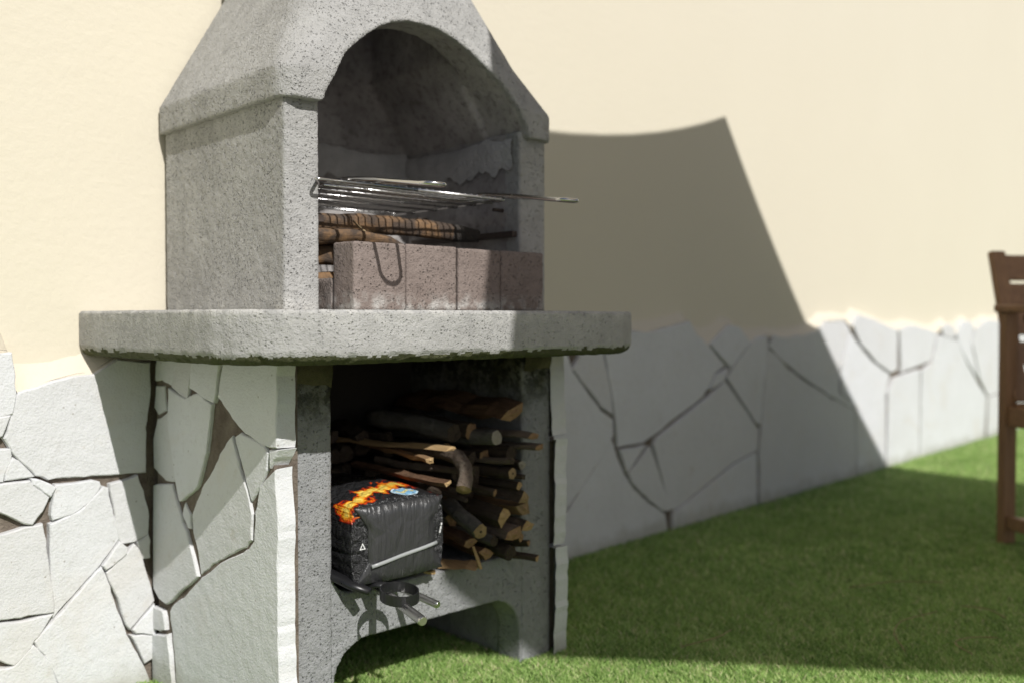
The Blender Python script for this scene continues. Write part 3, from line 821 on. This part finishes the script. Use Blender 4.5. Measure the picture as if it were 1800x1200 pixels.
PILE = [
 ('plank', 'dark red brown split log at the very top of the woodpile', (1.569, 1.66, .627), .0293, 0, .02, .42, RB, SD, 'split', False, (1.15, .75)),
 ('grey', 'smooth grey log with pale round end near the top of the woodpile', (1.515, 1.66, .572), .0170, -.02, -.03, .42, G_, CP, 'round', False, (1, 1)),
 ('splitA', 'tan split branch lying over the grey log at the right', (1.597, 1.62, .574), .0135, -.10, -.03, .35, T, SD, 'split', False, (1.5, .7)),
 ('splitB', 'tan split branch with a ragged tip beside the right pillar', (1.608, 1.61, .547), .0120, -.12, 0, .35, T, SD, 'split', False, (1.5, .6)),
 ('darkA', 'dark log set back under the tan split branches', (1.570, 1.67, .528), .0188, -.02, 0, .40, D, D, 'round', False, (1, 1)),
 ('yend', 'dark log with a small yellow end below the grey log', (1.546, 1.64, .487), .0142, -.05, .05, .40, D, CU, 'round', True, (1, 1)),
 ('smallA', 'thin stick with pale ragged end just right of the yellow ended log', (1.597, 1.66, .499), .0110, -.1, .05, .36, D, CP, 'split', False, (1, 1)),
 ('or', 'dark stick with an orange end halfway up the right of the woodpile', (1.560, 1.63, .457), .0112, -.1, .05, .40, D, SP, 'split', False, (1, 1)),
 ('pale', 'dark log with a pale ragged end above the yellow wedges', (1.567, 1.62, .429), .0138, -.12, .03, .40, D, CU, 'split', False, (1.2, 1)),
 ('pith', 'round log with a dark pith hole in its end beside the sack', (1.420, 1.61, .375), .0180, .15, .32, .30, G_, CU, 'round', True, (1, 1)),
 ('wedgeA', 'yellow split wedge in the middle of the woodpile', (1.511, 1.63, .394), .0215, -.02, .04, .36, D, SP, 'split', False, (1, .85)),
 ('wedgeB', 'dull yellow split billet against the right pillar', (1.583, 1.64, .400), .0190, -.12, .02, .36, SD, CU, 'split', False, (1.25, .8)),
 ('wedgeC', 'yellow ended billet just below the dull yellow one', (1.578, 1.62, .362), .0150, -.14, 0, .36, D, SP, 'split', False, (1.2, .8)),
 ('brown', 'brown split billet low on the right of the woodpile', (1.534, 1.62, .350), .0174, -.06, .05, .36, T, SD, 'split', False, (1.2, .8)),
 ('lowA', 'dark mossy log at the bottom right resting on the shelf', (1.540, 1.64, .300), .0180, -.04, .02, .36, D, D, 'round', False, (1, .9)),
 ('twig', 'thin black twig with yellow tip sticking out furthest right', (1.590, 1.60, .286), .0070, -.2, .03, .34, D, SP, 'split', False, (1, 1)),
 ('lowB', 'brown split stick directly right of the sack', (1.434, 1.66, .339), .0148, .05, .08, .34, RB, SD, 'split', False, (1, .7)),
 ('blue', 'short grey log below the log with the pith hole', (1.489, 1.64, .336), .0125, 0, .05, .36, G_, D, 'round', False, (1, 1)),
 ('brC', 'brown stick on the shelf right of the sack', (1.484, 1.66, .303), .0160, .02, .04, .36, RB, SD, 'split', False, (1.1, .8)),
]
for i, (key, lab, fr, r, dx, dz, ln, bm_, cm_, kd, pt, ecc) in enumerate(PILE):
    r *= 1.04 if key not in ('twig', 'pith', 'grey', 'plank') else 1.0
    log('firewood_log' if kd == 'round' else 'split_log', lab, fr, r, dx, dz, ln, bm_, cm_, 'firewood', FW, kd, pith=pt, seed=40 + i, ecc=ecc, bendv=(0, 0, .006 * (-1) ** i))
# the long pale stick and the bent branch in the middle
th = log('split_stick', 'long flat light brown stick lying along the top of the middle', (1.377, 1.66, .558), .0125, -.16, -.02, .42, SP, SP, 'firewood', FW, 'split', seed=81, ecc=(1.3, .5))
log('split_stick', 'short tan stick just under the long flat stick', (1.342, 1.69, .533), .0105, .1, .03, .30, SD, SP, 'firewood', FW, 'split', seed=82, ecc=(1, .6))
th = thing('bent_branch', 'bent grey branch curving down over the sack with a sawn end', 'firewood', (1.383, 1.63, .47), FW)
pts = [(1.383, 1.625, .470), (1.398, 1.635, .492), (1.412, 1.655, .514), (1.424, 1.69, .531), (1.43, 1.75, .537), (1.43, 1.85, .535), (1.44, 1.98, .53)]
V, F = tube(pts, [.0180, .0172, .0168, .0165, .016, .0155, .015], 14, True, .09, 5)
obj('bark', fix_normals(mesh(V, F[:-2] + F[-1:])), T, th, smooth=True)
ring = [Vector(v) for v in V[:14]]; c = sum(ring, Vector()) / 14
obj('cut_end', fix_normals(mesh([c + Vector((-.003, -.002, -.004))] + ring, [(0, 1 + j, 1 + (j + 1) % 14) for j in range(14)])), CU, th)
log('split_stick', 'splintered brown stick ending at the bent branch', (1.345, 1.635, .487), .0105, -.15, .05, .30, RB, SP, 'firewood', FW, 'split', seed=83, ecc=(1.4, .6))
log('split_stick', 'bright yellow split kindling lying on the shelf under the sack', (1.440, 1.640, .287), .0125, -.55, -.01, .17, SP, SP, 'firewood', FW, 'split', seed=84, ecc=(1.9, .45), taper=.9)
log('split_stick', 'small orange kindling poking from under the sack', (1.325, 1.660, .290), .0080, -.2, 0, .14, SP, SP, 'firewood', FW, 'split', seed=85, ecc=(1.2, .7))
th = thing('wood_splinter', 'thin upright yellow splinter leaning on the kindling beside the sack', 'firewood', (1.43, 1.63, .285), FW)
V, F = tube([(1.437, 1.628, .284), (1.430, 1.633, .31), (1.424, 1.64, .335)], [.0045, .004, .003], 5, True, .2, 3)
obj('sliver', mesh(V, F), SP, th)
TW = 'thin twigs poking out of the woodpile'
for i, (x, z, y0) in enumerate([(1.43, .435, 1.67), (1.50, .445, 1.65), (1.545, .515, 1.64), (1.575, .475, 1.63), (1.565, .335, 1.63), (1.455, .50, 1.67), (1.60, .315, 1.64)]):
    log('twig', 'thin rough twig poking out among the log ends of the woodpile', (x, y0, z), random.uniform(.005, .010), random.uniform(-.25, .05), random.uniform(-.06, .12), .30, random.choice([D, D, RB, T]), random.choice([SD, D, D]), 'firewood', TW, 'split', seed=300 + i, bendv=(random.uniform(-.012, .012), 0, random.uniform(-.01, .012)))
# dim sticks filling the pile behind; mostly dark bark stands in for shade
DEEP = 'dark sticks deep in the woodpile'
k = 0
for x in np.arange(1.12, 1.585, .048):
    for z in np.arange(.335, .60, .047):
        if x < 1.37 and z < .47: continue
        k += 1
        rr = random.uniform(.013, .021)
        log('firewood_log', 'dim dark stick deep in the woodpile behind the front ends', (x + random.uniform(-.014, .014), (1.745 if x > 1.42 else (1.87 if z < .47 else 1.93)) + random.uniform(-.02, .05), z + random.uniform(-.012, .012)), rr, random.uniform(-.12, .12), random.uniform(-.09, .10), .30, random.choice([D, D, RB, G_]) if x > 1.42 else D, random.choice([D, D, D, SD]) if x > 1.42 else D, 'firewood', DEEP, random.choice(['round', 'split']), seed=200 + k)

# canes in the fire box
CANE = 'dry canes in the fire box'
def cane(label, pts, r, seed):
    pts = [Vector(p) for p in pts]; fine = []
    for a, b in zip(pts[:-1], pts[1:]): fine += [a.lerp(b, q / 6) for q in range(6)]
    fine.append(pts[-1])
    th = thing('dry_cane', label, 'firewood', pts[0], CANE)
    n = len(fine)
    rad = [r * (1 + .05 * math.sin(i * 1.7)) * (.8 + .2 * min(1, (n - 1 - i) / 4)) for i in range(n)]
    V, F = tube(fine, rad, 12, True, .2, seed)
    cut_ = (n - 1 - 3) * 12
    obj('stem', fix_normals(mesh(V, F[:cut_])), M['cane'], th, smooth=True)
    obj('charred_tip', fix_normals(mesh(V, F[cut_:-2])), M['char'], th, smooth=True)
    for e, idx in ((0, -2), (n - 1, -1)):
        ring = [Vector(V[e * 12 + j]) for j in range(12)]; c = sum(ring, Vector()) / 12
        obj('charred_end', fix_normals(mesh([c] + ring, [(0, 1 + j, 1 + (j + 1) % 12) for j in range(12)])), M['char'], th)
cane('thick straight cane lying highest in the fire box under the grate', [(1.085, 1.80, 1.052), (1.25, 1.80, 1.060), (1.40, 1.795, 1.058), (1.565, 1.79, 1.050)], .0215, 1)
cane('cane bending down behind the bricks below the highest cane', [(1.07, 1.752, 1.022), (1.18, 1.752, 1.027), (1.26, 1.752, 1.018), (1.36, 1.755, .985)], .0185, 2)
cane('cane stub filling the gap beside the left brick', [(1.068, 1.80, .985), (1.16, 1.78, .988), (1.30, 1.79, .985)], .023, 3)
cane('lowest cane stub in the gap beside the left brick', [(1.065, 1.79, .925), (1.17, 1.80, .930), (1.32, 1.80, .93)], .024, 4)
cane('thin cane lying at the back of the fire box floor', [(1.10, 1.92, .89), (1.35, 1.95, .90), (1.55, 1.93, .89)], .02, 5)
th = thing('dry_tendril', 'thin dry tendril looped between the two upper canes', 'tendril', (1.2, 1.74, 1.03))
V, F = tube([(1.196, 1.776, 1.062), (1.200, 1.762, 1.050), (1.206, 1.742, 1.036), (1.212, 1.734, 1.020)], .0022, 6)
obj('strand', mesh(V, F), M['straw'], th, smooth=True)

# ------------------------------------------------------------------ sack of charcoal
BX0, BX1, BY0, BY1, BZ0, BZ1 = 1.104, 1.349, 1.640, 2.04, .296, .468
sack = thing('charcoal_sack', 'black plastic charcoal sack printed with flames lying on the shelf', 'charcoal sack', ((BX0 + BX1) / 2, BY0, BZ0))
def smooth01(x): x = np.clip(x, 0, 1); return x * x * (3 - 2 * x)
nu, nv, nt = 44, 44, 34
bm = bmesh.new(); idx = {}
def key(i, j, k):
    if (i, j, k) not in idx: idx[(i, j, k)] = bm.verts.new((i / nu * 2 - 1, j / nv, k / nt * 2 - 1))
    return idx[(i, j, k)]
for i in range(nu):
    for j in range(nv):
        for k in (0, nt): bm.faces.new([key(i, j, k), key(i + 1, j, k), key(i + 1, j + 1, k), key(i, j + 1, k)])
for i in range(nu):
    for k in range(nt):
        for j in (0, nv): bm.faces.new([key(i, j, k), key(i + 1, j, k), key(i + 1, j, k + 1), key(i, j, k + 1)])
for j in range(nv):
    for k in range(nt):
        for i in (0, nu): bm.faces.new([key(i, j, k), key(i, j + 1, k), key(i, j + 1, k + 1), key(i, j, k + 1)])
bmesh.ops.recalc_face_normals(bm, faces=bm.faces)
me = bpy.data.meshes.new('sack'); bm.to_mesh(me); bm.free()
n = len(me.vertices); P = np.empty(n * 3); me.vertices.foreach_get('co', P); P = P.reshape(-1, 3)
u, v, t = P[:, 0].copy(), P[:, 1].copy(), P[:, 2].copy()
att = me.attributes.new('sack', 'FLOAT_VECTOR', 'POINT'); att.data.foreach_set('vector', P.ravel())
fl = np.where(np.abs(t) < .42, .74, .74 + .26 * (np.abs(t) - .42) / .58)                    # edge of the folded end flap
end = smooth01(1 - v / .03)
gus = smooth01((np.abs(u) - fl) / .05) * end
bulge = np.sin(np.clip(v, 0, 1) * math.pi) ** .5
rnd_u = np.sqrt(np.clip(1 - .10 * np.abs(t) ** 6, 0, 1)); rnd_t = 1 - .10 * np.abs(u) ** 5
X = (BX0 + BX1) / 2 + (BX1 - BX0) / 2 * u * (.955 + .05 * bulge) * (1 - .07 * np.abs(t) ** 4)
Zt = (BZ0 + BZ1) / 2 + (BZ1 - BZ0) / 2 * t * (1 - .09 * np.abs(u) ** 4) * (.97 + np.where(t > 0, .26, .0) * bulge * (1 - u * u * .6))
Yb = BY0 + (BY1 - BY0) * v
Yb += end * (.010 * (u * u + t * t) * .5) + gus * .011
Q = np.stack([X, Yb, Zt], 1)
wr = (fbm(np.stack([u * 2, v * 4, t * 9], 1) + 5, 3, 3) - .5)
wr2 = (fbm(np.stack([u * 11, v * 6, t * 2.2], 1) + 9, 3, 8) - .5)
side = (np.abs(u) > .97)
Q[:, 0] += np.where(side, np.sign(u) * wr * .006, 0)
Q[:, 1] -= end * (wr2 * .005 * (1 - gus) + wr * .012 * gus)
Q[:, 2] += np.where((t > .97), wr2 * .008, 0)
me.vertices.foreach_set('co', Q.ravel()); me.update()
obj('sack_body', me, M['sack'], sack, smooth=True)
def onfront(a, b, out=.0): return Vector(((BX0 + BX1) / 2 + (BX1 - BX0) / 2 * a * .955, BY0 - .003 - out, (BZ0 + BZ1) / 2 + (BZ1 - BZ0) / 2 * b * .95))
# folded over welded seam across the end
V, F = tube([onfront(-.72 + 1.46 * q / 10, -.52 + .29 * q / 10, .005 + .0010 * math.sin(q)) for q in range(11)], .0042, 8, squash=(.6, 1.0))
obj('welded_seam', mesh(V, F), M['seal'], sack, smooth=True)
# flap of the folded end, lying over the tucked gussets
ring = [(-.985, .97), (-.74, .44), (-.74, -.44), (-.985, -.985), (0, -1.0), (.985, -.985), (.74, -.44), (.74, .44), (.985, .97), (.5, .99), (0, 1.0), (-.5, .99)]
fine = []
for (a0, b0), (a1, b1) in zip(ring, ring[1:] + ring[:1]):
    for q in range(6): fine.append((a0 + (a1 - a0) * q / 6, b0 + (b1 - b0) * q / 6))
V = []; F = []; m_ = len(fine)
for s_, o_ in ((0.0, .0035), (.35, .0038), (.7, .0034), (.97, .0022), (1.0, -.003)):
    for a, b in fine:
        wv = (.0012 * math.sin(23 * a * s_ + 2 * b) + .0010 * math.sin(41 * a * s_)) * max(0, b * s_) 
        V.append(onfront(a * s_, b * s_, o_ - .005 * ((a * s_) ** 2 + (b * s_) ** 2) + wv * s_))
for k in range(4):
    for j in range(m_): F.append((k * m_ + j, (k + 1) * m_ + j, (k + 1) * m_ + (j + 1) % m_, k * m_ + (j + 1) % m_))
obj('end_flap', fix_normals(mesh(V, F)), M['flap'], sack, smooth=True)
# recycling triangle and the small print beside it
def tri(c, r0, r1):
    V = []; F = []
    for k in range(3):
        a = math.radians(90 + 120 * k)
        for r in (r0, r1): V.append(onfront(c[0] + r * math.cos(a) * .8, c[1] + r * math.sin(a) * 1.2, -.006))
    for k in range(3): F.append((2 * k, 2 * k + 1, (2 * k + 3) % 6, (2 * k + 2) % 6))
    return V, F
me_t = mesh(*tri((-.85, -.02), .095, .055)); obj('recycling_mark', me_t, M['white'], sack)
for k in range(3): obj('print_stroke', mesh([onfront(.86 + .02 * k, -.02 + .1 * k, -.004), onfront(.885 + .02 * k, -.02 + .1 * k, -.004), onfront(.90 + .015 * k, .06 + .09 * k, -.004), onfront(.87 + .015 * k, .07 + .09 * k, -.004)], [(0, 1, 2, 3)]), M['white'], sack)

# ------------------------------------------------------------------ tools on the shelf edge
tool = thing('fire_tool', 'black fire tool with a flat loop at its end on the shelf edge', 'fire tool', (1.12, 1.66, .29))
V, F = tube([(1.085, 1.76, .330), (1.092, 1.70, .318), (1.112, 1.655, .302), (1.130, 1.622, .293)], [.012, .0125, .012, .009], 12, squash=(1.25, .8))
obj('grip', fix_normals(mesh(V, F)), M['black'], tool, smooth=True)
V = []; F = []; c = Vector((1.160, 1.562, .284)); n = 30
for k in range(n):
    a = 2 * math.pi * k / n
    for rr, zz in ((.040, 0), (.040, .021), (.0372, .021), (.0372, 0)):
        V.append(c + Vector((rr * math.cos(a) * 1.0, rr * math.sin(a) * .98, zz + .006 * math.sin(a))))
for k in range(n):
    for q in range(4): F.append((4 * k + q, 4 * k + (q + 1) % 4, 4 * ((k + 1) % n) + (q + 1) % 4, 4 * ((k + 1) % n) + q))
obj('loop', fix_normals(mesh(V, F)), M['black'], tool)
V, F = tube([(1.160, 1.68, .292), (1.166, 1.62, .300)], .009, 10, squash=(1.6, .7)); obj('shank', fix_normals(mesh(V, F)), M['black'], tool, smooth=True)
def steel_tube(label, a, b, r):
    th = thing('steel_tube', label, 'steel tube', b, 'steel tubes on the shelf edge')
    a, b = Vector(a), Vector(b); d = (b - a).normalized()
    V, F = tube([a, b - d * .003, b], [r, r, r * .82], 18); obj('shaft', fix_normals(mesh(V, F)), M['steel'], th, smooth=False)
    V, F = tube([b - d * .001, b + d * .0008], [r * .80, r * .74], 18); obj('end_cap', fix_normals(mesh(V, F)), M['steel'], th)
    for p in th.children[0].data.polygons: p.use_smooth = len(p.vertices) == 4
steel_tube('steel tube sticking out furthest under the black loop', (1.213, 1.80, .289), (1.131, 1.448, .272), .0098)
steel_tube('steel tube behind the black loop on the lit shelf edge', (1.224, 1.83, .289), (1.252, 1.552, .256), .0078)

# ------------------------------------------------------------------ garden chair at the right edge
ch = thing('garden_chair', 'brown slatted wooden garden armchair cut off by the right edge', 'chair', (3.83, 1.35, 0))
cw = Vector((.836, -.549, 0)); cf = Vector((-.549, -.836, 0)); co = Vector((3.822, 1.352, 0))
def cpt(w_, f_, z): return co + cw * w_ + cf * f_ + Vector((0, 0, z))
def beam(name, a, b, wid, dep, m, axis_w=None, parent=None, rnd=.004):
    """a squared timber from a to b with eased edges"""
    a, b = Vector(a), Vector(b); t = (b - a).normalized()
    x = (axis_w or cw); x = (x - t * x.dot(t)).normalized(); y = t.cross(x)
    def loop(p, s): return [p + x * (sx * (wid / 2 - s - (e if o_ else 0))) + y * (sy * (dep / 2 - s - (0 if o_ else e))) for sx, sy, o_, e in ((-1, -1, 1, rnd), (1, -1, 1, rnd), (1, -1, 0, rnd), (1, 1, 0, rnd), (1, 1, 1, rnd), (-1, 1, 1, rnd), (-1, 1, 0, rnd), (-1, -1, 0, rnd))]
    V, F = loft([loop(a, rnd * .6), loop(a + t * rnd, 0), loop(b - t * rnd, 0), loop(b, rnd * .6)])
    return obj(name, fix_normals(mesh(V, F)), m, parent or ch)
CWD = .66
for w_ in (0, CWD):
    beam('leg', cpt(w_, 0, 0), cpt(w_, 0, .872), .054, .040, M['chair'])
    beam('leg', cpt(w_, .62, 0), cpt(w_, .62, .852), .064, .045, M['chair'])
    beam('armrest', cpt(w_, -.035, .886), cpt(w_, .70, .870), .075, .028, M['chair_slat'])
    beam('side_rail', cpt(w_, .02, .485), cpt(w_, .60, .50), .03, .075, M['chair_slat'])
    beam('stretcher', cpt(w_, .02, .09), cpt(w_, .60, .09), .03, .05, M['chair_slat'])
    for z in (.875, .47):
        q = cpt(w_, -.0225, z); V, F = tube([q, q - cf * .003], [.0085, .007], 12); obj('bolt', fix_normals(mesh(V, F)), M['steel'], ch, smooth=False)
beam('back_rail', cpt(.03, .01, .49), cpt(CWD - .03, .01, .49), .075, .03, M['chair_slat'], Vector((0, 0, 1)))
beam('cross_stretcher', cpt(.03, 0, .075), cpt(CWD - .03, 0, .075), .045, .03, M['chair_slat'], Vector((0, 0, 1)))
beam('brace', cpt(.055, .03, .86), cpt(.075, .16, .52), .03, .022, M['chair'])
for k in range(7): beam('seat_slat', cpt(.01, .06 + .085 * k, .525), cpt(CWD - .01, .06 + .085 * k, .525), .07, .022, M['chair_slat'], cf)
for s_, w0_, w1_ in ((1, .040, .012), (-1, CWD - .040, CWD - .012)):
    beam('back_stile', cpt(w0_, .02, .54), cpt(w1_ + s_ * .03, -.13, 1.105), .062, .028, M['chair'])
for k in range(5):
    t = .12 + .195 * k; z = .54 + .565 * t; fy = .02 - .15 * t; e = .052 - .03 * t
    hgt = .086 if k < 4 else .10
    if k == 4: z -= .006
    beam('back_slat', cpt(e, fy, z), cpt(CWD - e, fy, z), hgt, .02, M['chair_slat'], Vector((0, 0, 1)) + cf * -.27)

# ------------------------------------------------------------------ parasol outside the picture; its canopy throws the big shadow
par = thing('garden_parasol', 'large beige hexagonal parasol standing beyond the picture, shading the wall', 'parasol', (2.75, -.85, 0))
rim = [(1.46, 1.02), (3.362, 1.43), (4.685, -.50), (4.75, -2.15), (2.45, -2.95), (.80, -1.02)]
sag = [.095, .085, .13, .06, -.015, .0]
cc = Vector((2.78, -.85, 3.02)); V = [cc]; edge = []
for i in range(6):
    a, b = Vector(rim[i]), Vector(rim[(i + 1) % 6]); d = b - a; nn = Vector((d.y, -d.x)).normalized()
    mid = Vector((2.78, -.85)) - (a + b) / 2
    if nn.dot(mid) < 0: nn = -nn
    for q in range(10):
        t = q / 10; p = a + d * t + nn * (sag[i] * 4 * t * (1 - t)); edge.append(p)
F = []; ne = len(edge)
for ring in (.34, .68, 1.0):
    for p in edge:
        q = Vector((2.78, -.85)).lerp(p, ring); V.append(Vector((q.x, q.y, 3.02 - .42 * ring)))
for j in range(ne):
    F.append((0, 1 + j, 1 + (j + 1) % ne))
    for k in range(2): F.append((1 + k * ne + j, 1 + (k + 1) * ne + j, 1 + (k + 1) * ne + (j + 1) % ne, 1 + k * ne + (j + 1) % ne))
obj('canopy', fix_normals(mesh(V, F)), M['canopy'], par)
V, F = tube([(2.78, -.85, 0), (2.78, -.85, 3.1)], .032, 14); obj('pole', fix_normals(mesh(V, F)), M['pole'], par, smooth=True)
V, F = tube([(2.78, -.85, 3.05), (2.78, -.85, 3.12)], [.05, .015], 14); obj('finial', fix_normals(mesh(V, F)), M['pole'], par, smooth=True)
V, F = tube([(2.78, -.85, 0), (2.78, -.85, .05), (2.78, -.85, .09)], [.38, .38, .08], 28); obj('foot', fix_normals(mesh(V, F)), M['pole'], par)
for i in range(6):
    V, F = tube([(2.78, -.85, 2.99), (rim[i][0] * .985 + .0417, rim[i][1] * .985 - .0128, 2.59)], .012, 6); obj('rib', mesh(V, F), M['pole'], par)
    V, F = tube([(2.78, -.85, 2.45), ((rim[i][0] + 2.78) / 2, (rim[i][1] - .85) / 2, 2.79)], .010, 6); obj('strut', mesh(V, F), M['pole'], par)

# ------------------------------------------------------------------ dry stems lying on the lawn
STRAW = [('longest dry stem curling across the shaded lawn', [(2.32, 1.05), (2.42, 1.13), (2.55, 1.17), (2.69, 1.13)]), ('short hooked dry stem on the lawn nearest the chair', [(2.78, .98), (2.83, 1.05), (2.80, 1.11)]),
 ('dry stem with a kink at the lower right of the lawn', [(2.42, .93), (2.46, 1.00), (2.56, .98), (2.58, .93)]), ('faint straight dry stem in the shade left of the others', [(1.95, 1.45), (2.06, 1.42), (2.15, 1.44)]),
 ('dry stem lying alone in the middle of the shaded lawn', [(2.75, 1.42), (2.90, 1.36), (3.02, 1.25)])]
for i, (lab, q) in enumerate(STRAW):
    V, F = tube(bend([(x, y, .031 + .004 * (j % 2)) for j, (x, y) in enumerate(q)], .04), .0014, 5)
    tag(obj('dry_straw', mesh(V, F), M['straw'], origin=(*q[0], .02), smooth=True), lab, 'stem', 'dry stems on the lawn')

# ------------------------------------------------------------------ bring the layout to metres
for me in bpy.data.meshes: me.transform(Matrix.Scale(K, 4)); me.update()
for o in scene.objects:
    if o.type in ('MESH', 'EMPTY'): o.location = o.location * K

# ------------------------------------------------------------------ lawn and added bounce ground (in metres)
tag(obj('bounce_ground', mesh([(-60, -60, -.006), (60, -60, -.006), (60, 60, -.006), (-60, 60, -.006)], [(0, 1, 2, 3)]), M['bounce_grey']), kind='structure')  # unseen grey sheet, added to throw neutral light back
ground = obj('lawn', mesh([(-6, .30, 0), (13, .30, 0), (13, 4, 0), (-6, 4, 0)], [(0, 1, 2, 3)]), M['soil'])
tag(ground, kind='structure')
NB = 760000
fx, fy = math.cos(math.radians(46.704)), math.sin(math.radians(46.704))
# spread evenly over the wedge of lawn in front of the camera, thinning with distance
dep = 1.25 + (9.0 - 1.25) * rng.random(NB * 2) ** 1.75
lat = (rng.random(NB * 2) * 1.5 - .70) * dep
x = dep * fx + lat * fy; y = dep * fy - lat * fx
ok = (y < (WALL_Y0 * K + WALL_SLOPE * x - .004)) & (lat > -.75 * dep)
x, y, dep = x[ok][:NB], y[ok][:NB], dep[ok][:NB]
n = len(x)
size = np.clip(dep / 2.2, 1, 2.6) ** .8
ang = rng.random(n) * 2 * math.pi; wid = (.0017 + .0017 * rng.random(n)) * size
hgt = (.006 + .010 * rng.random(n)) * (.9 + .25 * vnoise(np.stack([x * 6, y * 6, x * 0], 1), 3))
lean = (.008 + .022 * rng.random(n)); la = rng.normal(.9, 1.25, n)
V = np.empty((n, 3, 3))
V[:, 0, 0] = x - np.cos(ang) * wid; V[:, 0, 1] = y - np.sin(ang) * wid; V[:, 0, 2] = .001
V[:, 1, 0] = x + np.cos(ang) * wid; V[:, 1, 1] = y + np.sin(ang) * wid; V[:, 1, 2] = .001
V[:, 2, 0] = x + np.cos(la) * lean; V[:, 2, 1] = y + np.sin(la) * lean; V[:, 2, 2] = hgt
me = bpy.data.meshes.new('turf')
me.vertices.add(n * 3); me.vertices.foreach_set('co', V.ravel())
me.loops.add(n * 3); me.loops.foreach_set('vertex_index', np.arange(n * 3, dtype=np.int32))
me.polygons.add(n); me.polygons.foreach_set('loop_start', np.arange(0, n * 3, 3, dtype=np.int32)); me.polygons.foreach_set('loop_total', np.full(n, 3, dtype=np.int32))
tone = np.clip(rng.normal(.5, .24, n) + .28 * (fbm(np.stack([x * 9, y * 9, x * 0], 1), 3, 5) - .5) + .45 * (fbm(np.stack([x * 42, y * 42, x * 0], 1), 2, 6) - .5), 0, 1)
brown = rng.random(n) < .055; tone[brown] = 1
me.attributes.new('tone', 'FLOAT', 'FACE').data.foreach_set('value', tone.astype(np.float32))
me.update(calc_edges=True)
turf = obj('turf_grass', me, M['turf'])
tag(turf, 'short dense green artificial grass covering the ground', 'grass', kind='stuff')
